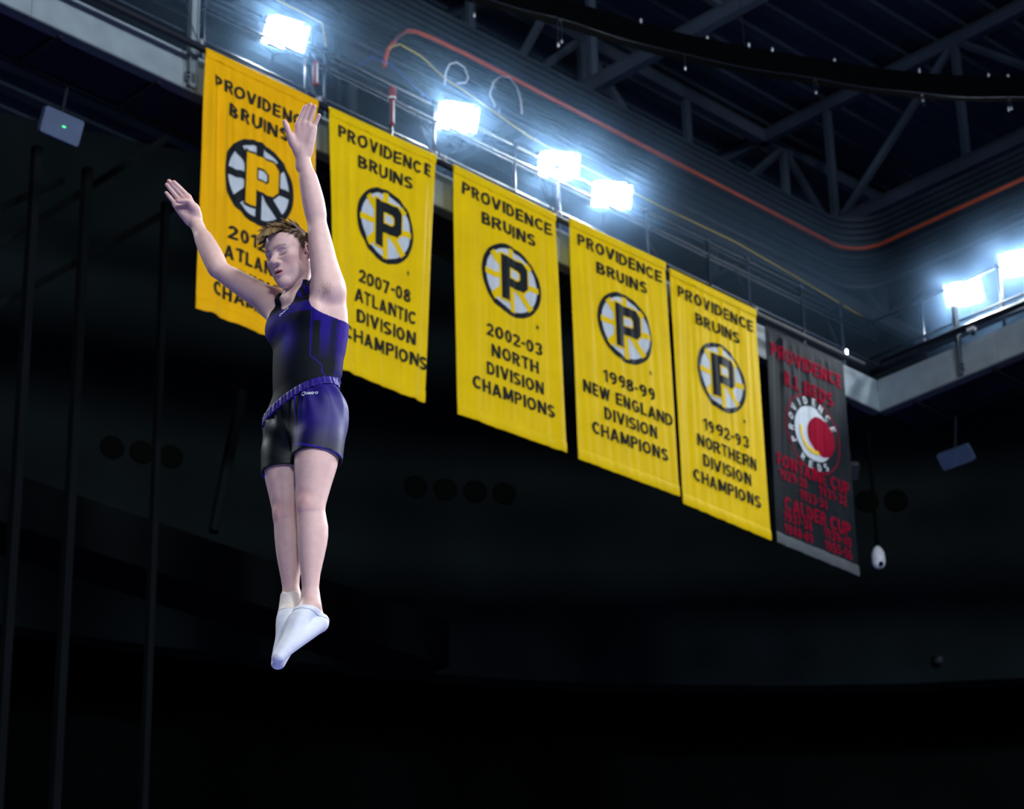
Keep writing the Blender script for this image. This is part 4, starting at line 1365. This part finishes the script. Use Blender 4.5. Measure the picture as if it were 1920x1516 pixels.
# ------------------------------------------------------------------ legs and feet
FV = -BV
def leg(F, hip, kn, an, side):
    P = lambda t: hip + (kn - hip) * t
    Q = lambda t: kn + (an - kn) * t
    join(F, [Limb([(P(-.02), .084), (P(.25), .089), (P(.5), .085), (P(.75), .069), (P(.92), .059), (P(1.03), .054), (Q(.08), .052), (Q(.25), .052), (Q(.45), .048), (Q(.7), .037), (Q(.88), .031), (Q(1.0), .031)], None, 6)], 0.05)
    join(F, [Limb([(P(.35) + FV * .020 + LV * side * .012, .066), (P(.6) + FV * .022 + LV * side * .010, .058), (P(.82) + FV * .016, .042)], None, 6),     # front of the thigh
             Limb([(Q(.06) + BV * .016, .030), (Q(.22) + BV * .026 + LV * side * .012, .037), (Q(.38) + BV * .022 + LV * side * .010, .036), (Q(.6) + BV * .010, .024)], None, 2),
             Limb([(Q(.10) + BV * .014 - LV * side * .016, .028), (Q(.28) + BV * .022 - LV * side * .018, .034), (Q(.5) + BV * .012 - LV * side * .008, .026)], None, 2)], 0.03)
    join(F, [Ell(P(1.0) + FV * .036, (.025, .019, .029)), Limb([(P(1.07) + FV * .030, .014), (Q(.14) + FV * .030, .014)]), Ell(P(.90) + FV * .030 - LV * side * .022, (.022, .022, .034))], 0.02)
    join(F, [Ell(an + LV * s * .026 - ZV * .004, (.012, .014, .016)) for s in (1, -1)], 0.012)
def foot_prims(pre, an, g=0.0):
    he, ba, to = J[pre + 'heel'], J[pre + 'ball'], J[pre + 'toe']
    d = (to - he) / np.linalg.norm(to - he)
    lat = np.cross(d, ZV); lat /= np.linalg.norm(lat)
    nrm = np.cross(lat, d)                     # instep side
    if nrm @ (an - he) < 0:
        nrm = -nrm
    return [Limb([(an + ZV * .03, .033 + g), (an - ZV * .01, .034 + g)], None, 1),
            Limb([(he, .030 + g), (he * .6 + ba * .4, .029 + g), (ba, .026 + g), (to, .0155 + g)], (lat, .80), 3),
            Limb([(an - ZV * .012, .034 + g), (an * .6 + ba * .4 + nrm * .012, .033 + g), (an * .25 + ba * .75 + nrm * .008, .027 + g), (to + nrm * .002, .015 + g)], (lat, .84), 3),
            Limb([(an + BV * .022 + ZV * .02, .016 + g), (he, .026 + g)], None, 1)]

A = TORSO.copy()
leg(A, J['lhip'], J['lkne'], J['lank'], 1)
join(A, foot_prims('l', J['lank']), 0.02)
arm(A, J['lsho'], J['lelb'], J['lwri'], 1, np.array((0, -.9, -.44)))
hand(A, 'l_', J['lwri'], np.array((0.0, -.90, -.436)))
BODY = np.minimum(HEAD, A)
del A
A = TORSO.copy()
leg(A, J['rhip'], J['rkne'], J['rank'], -1)
join(A, foot_prims('r', J['rank']), 0.02)
arm(A, J['rsho'], J['relb'], J['rwri'], -1, np.array((0, -.9, -.44)))
hand(A, 'r_', J['rwri'], np.array((0.0, -.90, -.436)))
BODY = np.minimum(BODY, A)
del A, HEAD
V, Q = nets(BODY)
V = relax(V, Q, 2)
V2 = relax(V, Q, 10)
bl = np.clip((.36 - V[:, 2]) / .05, 0, 1)[:, None]
V = V * (1 - bl) + V2 * bl

# skin tones: lips, lids, brows, flush on knees, palms and ears belong to the skin itself
def head_xyz(V):
    d = V - HC
    return d @ HX / HS, d @ HY / HS, d @ HZ / HS
skin = np.tile(L3((226, 188, 176)), (len(V), 1))
hx, hy, hz = head_xyz(V)
near = (np.abs(hx) < .10) & (np.abs(hy) < .14) & (np.abs(hz) < .14)
pink = L3((214, 142, 138))
for k in ('lkne', 'rkne'):
    skin = mixc(skin, .55 * bell(V, J[k] + FV * .05, .045), L3((216, 150, 142)))
for pre in ('l_', 'r_'):
    for f_ in 'imrp':
        skin = mixc(skin, .55 * bell(V, J[pre + f_ + '1'], .016), pink)
    skin = mixc(skin, .35 * bell(V, (J[pre + 'm0'] + J[pre + 't1']) / 2, .05), L3((216, 165, 160)))
    skin = mixc(skin, .5 * bell(V, J[pre + 't2'], .016), pink)
for s in (1, -1):
    skin = mixc(skin, .55 * bell(V, Hd(s * .082, -.012, -.008), .028), L3((214, 130, 122)))
    skin = mixc(skin, .35 * bell(V, Hd(s * .045, .065, -.04), .026), L3((216, 140, 132)))
    lid = near & (hy > .06)
    xl = (hx - s * .0325) / .0165
    lash = np.exp(-((hz + .0118 - .005 * xl * xl) / .0024) ** 2) * (np.abs(xl) < 1)
    skin = mixc(skin, np.where(lid, .92 * lash, 0), L3((70, 48, 44)))
    xb = (hx - s * .033) / .022
    brow = np.exp(-((hz - .0235 + .005 * xb * xb - .002 * s * xb) / .0042) ** 2) * (np.abs(xb) < 1.05)
    skin = mixc(skin, np.where(lid, .7 * brow, 0), L3((120, 88, 70)))
lipm = near & (hy > .07)
lw = np.exp(-((hz + .0735) / .0115) ** 4) * (np.abs(hx) < .0235 - .6 * np.abs(hz + .0735))
skin = mixc(skin, np.where(lipm, .75 * lw, 0), L3((196, 104, 110)))
gap = np.exp(-((hz + .0728) / .0034) ** 2) * (np.abs(hx) < .0175)
skin = mixc(skin, np.where(lipm & (hy < .0975), .9 * gap, 0), L3((140, 58, 60)))
skin = mixc(skin, .3 * bell(V, Hd(0, .11, -.036), .016), pink)
# close-cropped hair roots on the scalp
def hairline(y):
    return np.interp(y, [-.12, -.07, -.04, -.02, .004, .022, .036, .055, .075, .12], [-.07, -.06, -.035, -.002, -.008, .020, .050, .066, .078, .084])
sc = near & (hz > hairline(hy)) & (hy < .085) & (((hx / .0765) ** 2 + ((hy + .01) / .096) ** 2 + ((hz - .033) / .083) ** 2) < 1.25) & ~((np.abs(hx) > .0765) & (hz < .03) & (hy < -.002))
skin = mixc(skin, np.where(sc, .9, 0), L3((92, 68, 50)))
M['skin'] = mat('pale_skin', (224, 190, 178), 0.5, 0, 0.05, 40, 0.05, 300, attr='tone', sss=0.12, spec=0.4)
person = np_object('person', V, Q, M['skin'], skin)
person.matrix_world = PERSON_M
tag(person, 'gymnast in a blue and black singlet and shorts, mid-air with both arms raised', 'person')

# ------------------------------------------------------------------ clothing
def tcoord(V):
    d = V - np.array((-0.004, 0.003, 0.0))
    return d @ LV, d @ BV, d[:, 2]
def plane_fn(w, fn):
    X, Y, Z = coords(w)
    xl = (X + .004) * LV[0] + (Y - .003) * LV[1]
    yb = (X + .004) * BV[0] + (Y - .003) * BV[1]
    return fn(xl + 0 * Z, yb + 0 * Z, Z + 0 * X + 0 * Y).astype(np.float32)
W_T = window((-.26, -.26, -.12), (.24, .26, .62), 0)
S = BODY[W_T] - 0.0040
S = np.maximum(S, plane_fn(W_T, lambda x, y, z: z - .60))
S = np.maximum(S, plane_fn(W_T, lambda x, y, z: -.06 - z))
XX, YY, ZZ = coords(W_T)
def arm_cut(x, y, z):
    xl_ = np.interp(z, [.345, .352, .368, .39, .42, .46, .50, .60], [.26, .175, .145, .124, .110, .100, .094, .088])
    xr_ = np.interp(z, [.345, .352, .370, .40, .43, .47, .60], [.26, .180, .152, .130, .114, .106, .100])
    return np.maximum(x - xl_, -x - xr_) * .8
S = np.maximum(S, plane_fn(W_T, arm_cut))
for e, k in ((Ell(T(-.014, -.090, .560), (.060, .09, .135)), .01), (Limb([(NB - ZV * .03, .066), (NB + ZV * .04, .060), (Hd(0, -.022, -.07), .075)], None, 2), .004), (Ell(T(-.012, .06, .62), (.066, .10, .105)), .01)):
    S = -smin(-S, e(XX, YY, ZZ).astype(np.float32), k)
S = np.maximum(S, plane_fn(W_T, lambda x, y, z: z - .55))
Ff = field(); Ff[W_T] = S
V, Q = nets(Ff, W_T)
V = relax(V, Q, 1)
x, y, z = tcoord(V)
black, blue, violet = L3((15, 21, 26)), L3((32, 18, 116)), L3((56, 34, 136))
col = np.tile(black, (len(V), 1))
an = np.degrees(np.arctan2(x, -(y - .005)))            # 0 = breastbone, 90 = his left side
def band(v, a, b, s=.004):
    return np.clip((v - a) / s, 0, 1) * np.clip((b - v) / s, 0, 1)
yoke = z + .00035 * np.abs(an - 10)
col = mixc(col, band(yoke, .385, .437) * band(an, -70, 110, 3), blue)                          # chest yoke
col = mixc(col, .8 * band(z, .445, .56, .02) * band(an, 20, 140, 4) * band(np.abs(np.sin(an * .16 + z * 40)), .6, 1.2, .1), blue)
grad = np.clip((z - .17) / .13, 0, 1)
col = mixc(col, grad * band(an, 53, 95, 2) * band(z, .10, .40), blue)                         # side panel on his left
col = mixc(col, (.35 + .65 * grad) * band(an, 93, 160, 3) * band(z, .07, .40, .05), violet)
col = mixc(col, band(an, 55, 68, 1) * band(z, .188, .335), black)
col = mixc(col, .8 * band(an, 82, 92, 2) * band(z, .08, .36, .02), black)
col = mixc(col, band(an, 51, 53.4, .6) * band(z, .186, .39), blue * 1.25)                     # thin line graphic
col = mixc(col, band(z + .0020 * (an - 52), .183, .191, .002) * band(an, 51, 73, .6), blue * 1.25)
col = mixc(col, band(an, 71, 73.4, .6) * band(z, .118, .148), blue * 1.25)
col = mixc(col, band(z + .0020 * (an - 72), .113, .121, .002) * band(an, 71, 92, .6), blue * 1.25)
fade = np.exp(-((an - 2) / 19) ** 2 - ((z - .285) / .07) ** 2)
dots = ((np.sin(z * 2 * math.pi / .0145) * np.sin(an * 2 * math.pi / 7.0)) > .18)
col = mixc(col, .9 * fade * np.where(dots, .3, 1.0), L3((62, 54, 150)))
col = mixc(col, .8 * band(an, -80, 5, 8) * band(z, .30, .385, .03), blue)
M['lycra'] = mat('stretch_fabric', (20, 20, 30), 0.7, 0, 0.06, 30, 0.05, 400, attr='tone', spec=0.12)
singlet = np_object('singlet', V, Q, M['lycra'], col, person)
singlet['label'] = 'sleeveless black singlet with blue panels'

# shorts: loose shell with folds, open at both legs
def waist_plane(x, y, z):
    return z - (.056 + .321 * x + .208 * y)
W_S = window((-.24, -.22, -.32), (.24, .22, .16), 0)
XX, YY, ZZ = coords(W_S)
hemL = J['lhip'] + (J['lkne'] - J['lhip']) * .56; hemR = J['rhip'] + (J['rkne'] - J['rhip']) * .60
parts_ = [Ell(T(0, .005, -.060), (.141, .107, .13)), Ell(T(0, .0, .07), (.132, .100, .14))]
H = None
for p in parts_:
    d = p(XX, YY, ZZ)
    H = d if H is None else smin(H, d, .05)
sl_, sr_ = [Limb([(h + ZV * .02, .084), (h + (m_ - h) * .5, .0945), (m_ + LV * s * .001, .0985), (m_ - ZV * .05 + LV * s * .002, .1015)], None, 2)(XX, YY, ZZ) for h, m_, s in ((J['lhip'], hemL, 1), (J['rhip'], hemR, -1))]
Hs = np.minimum(smin(H, sl_, .05), smin(H, sr_, .05))
Hs = smin(Hs, BODY[W_S] - .007, .02)
xl = (XX + .004) * LV[0] + (YY - .003) * LV[1] + 0 * ZZ
yb = (XX + .004) * BV[0] + (YY - .003) * BV[1] + 0 * ZZ
zz = ZZ + 0 * XX + 0 * YY
ang = np.arctan2(yb, xl)
Hs0 = Hs.copy()
Hs = Hs - .0035 * np.sin(ang * 15 + zz * 22) * np.exp(-((zz - .0) / .07) ** 2) - .005 * np.sin(zz * 46 + xl * 34 + 1.0) * np.exp(-((zz + .10) / .09) ** 2) * np.exp(-((xl + .02) / .09) ** 2)
shell = np.maximum(Hs, -(Hs + .0085))
hem = np.where(xl > 0.0, -(zz + .238 + .10 * yb), -(zz + .245 + .05 * yb))
shell = np.maximum(np.maximum(shell, waist_plane(xl, yb, zz)), hem)
Ff = field(); Ff[W_S] = shell
V, Q = nets(Ff, W_S)
V = relax(V, Q, 1)
x, y, z = tcoord(V)
col = np.tile(L3((14, 20, 24)), (len(V), 1))
side = np.clip((x - .075) / .02, 0, 1)
col = mixc(col, side * np.clip((z + .235) / .13, 0, 1) * .95, L3((30, 17, 108)))
col = mixc(col, band(x, .052, .060) * band(z, -.18, .02), L3((44, 30, 180)))
col = mixc(col, band(x, .074, .080) * band(z, -.22, .02), L3((50, 36, 190)))
col = mixc(col, band(z + .35 * (x - .055), -.196, -.187) * band(x, .05, .30), L3((44, 30, 180)))
col = mixc(col, band(-x, .150, .40) * band(z, -.26, -.12), L3((40, 24, 150)))
M['woven'] = mat('woven_shorts_fabric', (20, 20, 30), 0.5, 0, 0.06, 30, 0.05, 300, attr='tone', spec=0.3)
shorts = np_object('shorts', V, Q, M['woven'], col, person)
shorts['label'] = 'loose black shorts with blue side panels'
Hs0 = Hs0 - .0012 * np.sin(ang * 40)
wb = np.maximum(np.maximum(Hs0 - .005, -(Hs0 + .006)), np.maximum(waist_plane(xl, yb, zz) - .004, -(waist_plane(xl, yb, zz) + .036)))
Ff[W_S] = wb
V, Q = nets(Ff, W_S)
V = relax(V, Q, 1)
x, y, z = tcoord(V)
col = np.tile(L3((38, 24, 120)), (len(V), 1))
a_ = np.arctan2(y, x)
V = V + (0.0006 * np.sin(a_ * 60))[:, None] * (LV * np.cos(a_)[:, None] + BV * np.sin(a_)[:, None])
np_object('waistband', V, Q, M['woven'], col, shorts)['label'] = 'blue gathered waistband'

# socks and ankle tape
M['sock'] = mat('white_knit', (226, 230, 236), 0.8, 0, 0.03, 30, 0.05, 500)
M['tape'] = mat('beige_tape', (238, 228, 214), 0.75, 0, 0.06, 30, 0.15, 120)
def grown(prims, g, k=0.02):
    F_ = field()
    join(F_, prims, k)
    return F_ - g
FT = grown(foot_prims('l', J['lank']) + [Limb([(J['lank'] + (J['lkne'] - J['lank']) * .2, .034), (J['lank'], .032)])], .0035)
W_F = window((-.14, -.16, -1.10), (.14, .18, -.70), 0)
XX, YY, ZZ = coords(W_F)
yb = (XX) * BV[0] + (YY) * BV[1] + 0 * ZZ
Ff[:] = 1.0
Ff[W_F] = np.maximum(FT[W_F], (ZZ + .842 + .16 * (yb - .02)).astype(np.float32))
V, Q = nets(Ff, W_F)
o = np_object('sock', relax(V, Q, 1), Q, M['sock'], None, person)
o['label'] = 'low white sock on his left foot'
Ff[W_F] = np.maximum(np.maximum(FT[W_F] - .0025, (ZZ + .838 + .16 * (yb - .02)).astype(np.float32)), -(ZZ + .857 + .16 * (yb - .02)).astype(np.float32))
V, Q = nets(Ff, W_F)
np_object('sock_cuff', relax(V, Q, 1), Q, M['sock'], None, o)
FT = grown(foot_prims('r', J['rank']) + [Limb([(J['rank'] + (J['rkne'] - J['rank']) * .25, .036), (J['rank'], .032)])], .0035)
Ff[W_F] = np.maximum(FT[W_F], (ZZ + .815).astype(np.float32) + 0 * XX)
V, Q = nets(Ff, W_F)
o = np_object('sock', relax(V, Q, 1), Q, M['sock'], None, person)
o['label'] = 'white sock on his taped right foot'
ang = np.arctan2(YY - J['rank'][1], XX - J['rank'][0]) + 0 * ZZ
zig = .012 * np.abs(((ang * 5 / math.pi) % 2) - 1)
Ff[W_F] = np.maximum(np.maximum(FT[W_F] - .0012, (ZZ + .747 - zig).astype(np.float32)), -(ZZ + .818).astype(np.float32) + 0 * XX)
V, Q = nets(Ff, W_F)
np_object('ankle_tape', relax(V, Q, 1), Q, M['tape'], None, person)['label'] = 'beige ankle tape with a jagged edge'
del FT, Ff, BODY, TORSO

# ------------------------------------------------------------------ hair
rh_ = random.Random(3)
def strands(name, roots, m_, parent):
    """roots: list of (points, radius, root colour, tip colour); each strand is a tapering four-sided blade"""
    vs, fs, cs = [], [], []
    for pts, rad, c0, c1 in roots:
        n = len(pts)
        base = len(vs)
        for i, p in enumerate(pts):
            d = pts[min(i + 1, n - 1)] - pts[max(i - 1, 0)]
            d = d / (np.linalg.norm(d) + 1e-9)
            a = np.cross(d, ZV); a = a / (np.linalg.norm(a) + 1e-9)
            b = np.cross(d, a)
            t = i / (n - 1)
            r = rad * (1 - t) ** .7 * (1 if i else .8) + .00015
            for k in range(3):
                w = 2 * math.pi * k / 3
                vs.append(p + r * (math.cos(w) * a + math.sin(w) * b)); cs.append(c0 * (1 - t ** 1.8) + c1 * t ** 1.8)
        for i in range(n - 1):
            for k in range(3):
                fs.append((base + i * 3 + k, base + i * 3 + (k + 1) % 3, base + (i + 1) * 3 + (k + 1) % 3, base + (i + 1) * 3 + k))
    return np_object(name, np.array(vs), np.array(fs), m_, np.array(cs), parent)
M['hair'] = mat('light_brown_hair', (110, 85, 60), 0.5, 0, 0.1, 60, attr='tone', spec=0.35)
def scalp(n, seed):
    r = random.Random(seed); out = []
    while len(out) < n:
        u_ = np.array([r.gauss(0, 1) for _ in range(3)]); u_ /= np.linalg.norm(u_)
        px, py, pz = .0765 * u_[0], -.010 + .096 * u_[1], .033 + .083 * u_[2]
        if pz < float(hairline(py)) + r.uniform(-.003, .005) + .004 * (py > .04) or py > .088 or (py > .035 and pz < .070):
            continue
        if abs(px) > .066 and pz < .014 and -.040 < py < .004:
            continue
        out.append((px, py, pz, u_))
    return out
def guide(px, py, pz, u_, r):
    top = float(np.clip((pz - .050) / .040, 0, 1))
    fr = float(np.clip((py - .015) / .055, 0, 1)) * top
    ln = .018 + .030 * top + .052 * fr + r.uniform(-.004, .016) * (.3 + top)
    nrm = u_[0] * HX + u_[1] * HY + u_[2] * HZ
    lift = r.uniform(.05, .55)
    d = nrm * (.25 + .30 * (1 - top) + lift * top * (1 - .4 * fr)) + HY * (.25 + .75 * top) - HX * (.30 * top) - HZ * .55 * (1 - top) + HX * r.uniform(-.35, .35) * top + HZ * r.uniform(-.1, .25) * top
    d /= np.linalg.norm(d)
    p = Hd(px, py, pz) - nrm * .003
    pts = [p]
    for i in range(6):
        d = d + (-ZV * (.10 + .55 * fr)) * (i > 1)
        d /= np.linalg.norm(d)
        p = p + d * ln / 6 * HS
        pts.append(p)
    return pts, top, fr
rg = random.Random(8)
guides = [(np.array(g[:3]), *guide(*g, rg)) for g in scalp(170, 5)]
GR = np.array([g[0] for g in guides])
lst = []
for (px, py, pz, u_) in scalp(6000, 9):
    k = int(np.argmin(((GR - np.array((px, py, pz))) ** 2).sum(axis=1)))
    g0, gp, top, fr = guides[k]
    nrm = u_[0] * HX + u_[1] * HY + u_[2] * HZ
    root = Hd(px, py, pz) - nrm * .003
    sc_ = rg.uniform(.75, 1.12)
    pts = []
    for i, q in enumerate(gp):
        t = i / 6
        pts.append(root * 1.0 + (q - gp[0]) * sc_ + (gp[0] - root) * ((.15 + .5 * top) * t) + np.array([rg.uniform(-1, 1) for _ in range(3)]) * .0016 * t)
    sh = rg.uniform(.7, 1.15)
    c0 = L3((76, 52, 33)) * sh
    tipmix = min(1.0, .22 * top + .75 * fr + .25 * (rg.random() < .3))
    c1 = (L3((226, 190, 128)) * tipmix + L3((104, 74, 48)) * (1 - tipmix)) * sh
    lst.append((pts, rg.uniform(.0008, .0013), c0, c1))
h_ = strands('hair', lst, M['hair'], person)
h_['label'] = 'tousled light brown hair with blond tips'
lst = []
ax_c = J['lsho'] * .80 + T(.135, .0, .40) * .20
bvh = BVHTree.FromObject(person, bpy.context.evaluated_depsgraph_get())
vdir = Vector((-.05, .9, .44)).normalized()
for i in range(55):
    t = rh_.gauss(0, .30)
    q = T(.118, -.012, .485) * .5 + J['lsho'] * .5 + ZV * (.026 * t * 2 + .014) - LV * .006 + np.array((.012 * rh_.gauss(0, 1), 0, .006 * rh_.gauss(0, 1)))
    hit = bvh.ray_cast(Vector(q) - vdir * .4, vdir)
    if hit[0] is None:
        continue
    p = np.array(hit[0]); n_ = np.array(hit[1])
    d = n_ * .6 - ZV * .6 + np.array([rh_.uniform(-.5, .5) for _ in range(3)])
    d /= np.linalg.norm(d)
    pts = [p, p + d * .006, p + d * .011 - ZV * .003, p + d * .014 - ZV * .008]
    lst.append((pts, .00035, L3((160, 134, 108)), L3((184, 158, 126))))
if lst:
    strands('armpit_hair', lst, M['hair'], person)

# maker's name on chest and waistband, laid onto the cloth
def lay_text(txt, target, origin, right, upv, size, lift, parent):
    vs, fs = text_mesh(txt, 0.012, 1.0, 0.15)
    vs, fs = cut_mesh(vs, fs, .12, .2)
    tree = BVHTree.FromObject(target, bpy.context.evaluated_depsgraph_get())
    right = Vector(right).normalized(); upv = Vector(upv); upv = (upv - right * upv.dot(right)).normalized()
    nrm = right.cross(upv)
    out = []
    for v in vs:
        p = Vector(origin) + right * (v.x * size) + upv * (v.y * size)
        hit = tree.ray_cast(p + nrm * .25, -nrm)
        out.append((hit[0] + hit[1] * lift) if hit[0] is not None else p)
    me = mesh_of('brand_text', out, fs, M['white'])
    o = bpy.data.objects.new('brand_text', me)
    COL.objects.link(o)
    o.parent = parent
lay_text('Quatro', singlet, T(-.038, -.13, .388), LV * .9 - BV * .25 + ZV * .42, ZV - BV * .1, .0165, .0015, singlet)
lay_text('Quatro', shorts, T(.100, -.13, .006), LV * .85 + BV * .5 - ZV * .02, ZV, .023, .0015, shorts)
for _o in bpy.data.objects:
    if 'base' in _o.keys():
        del _o['base']
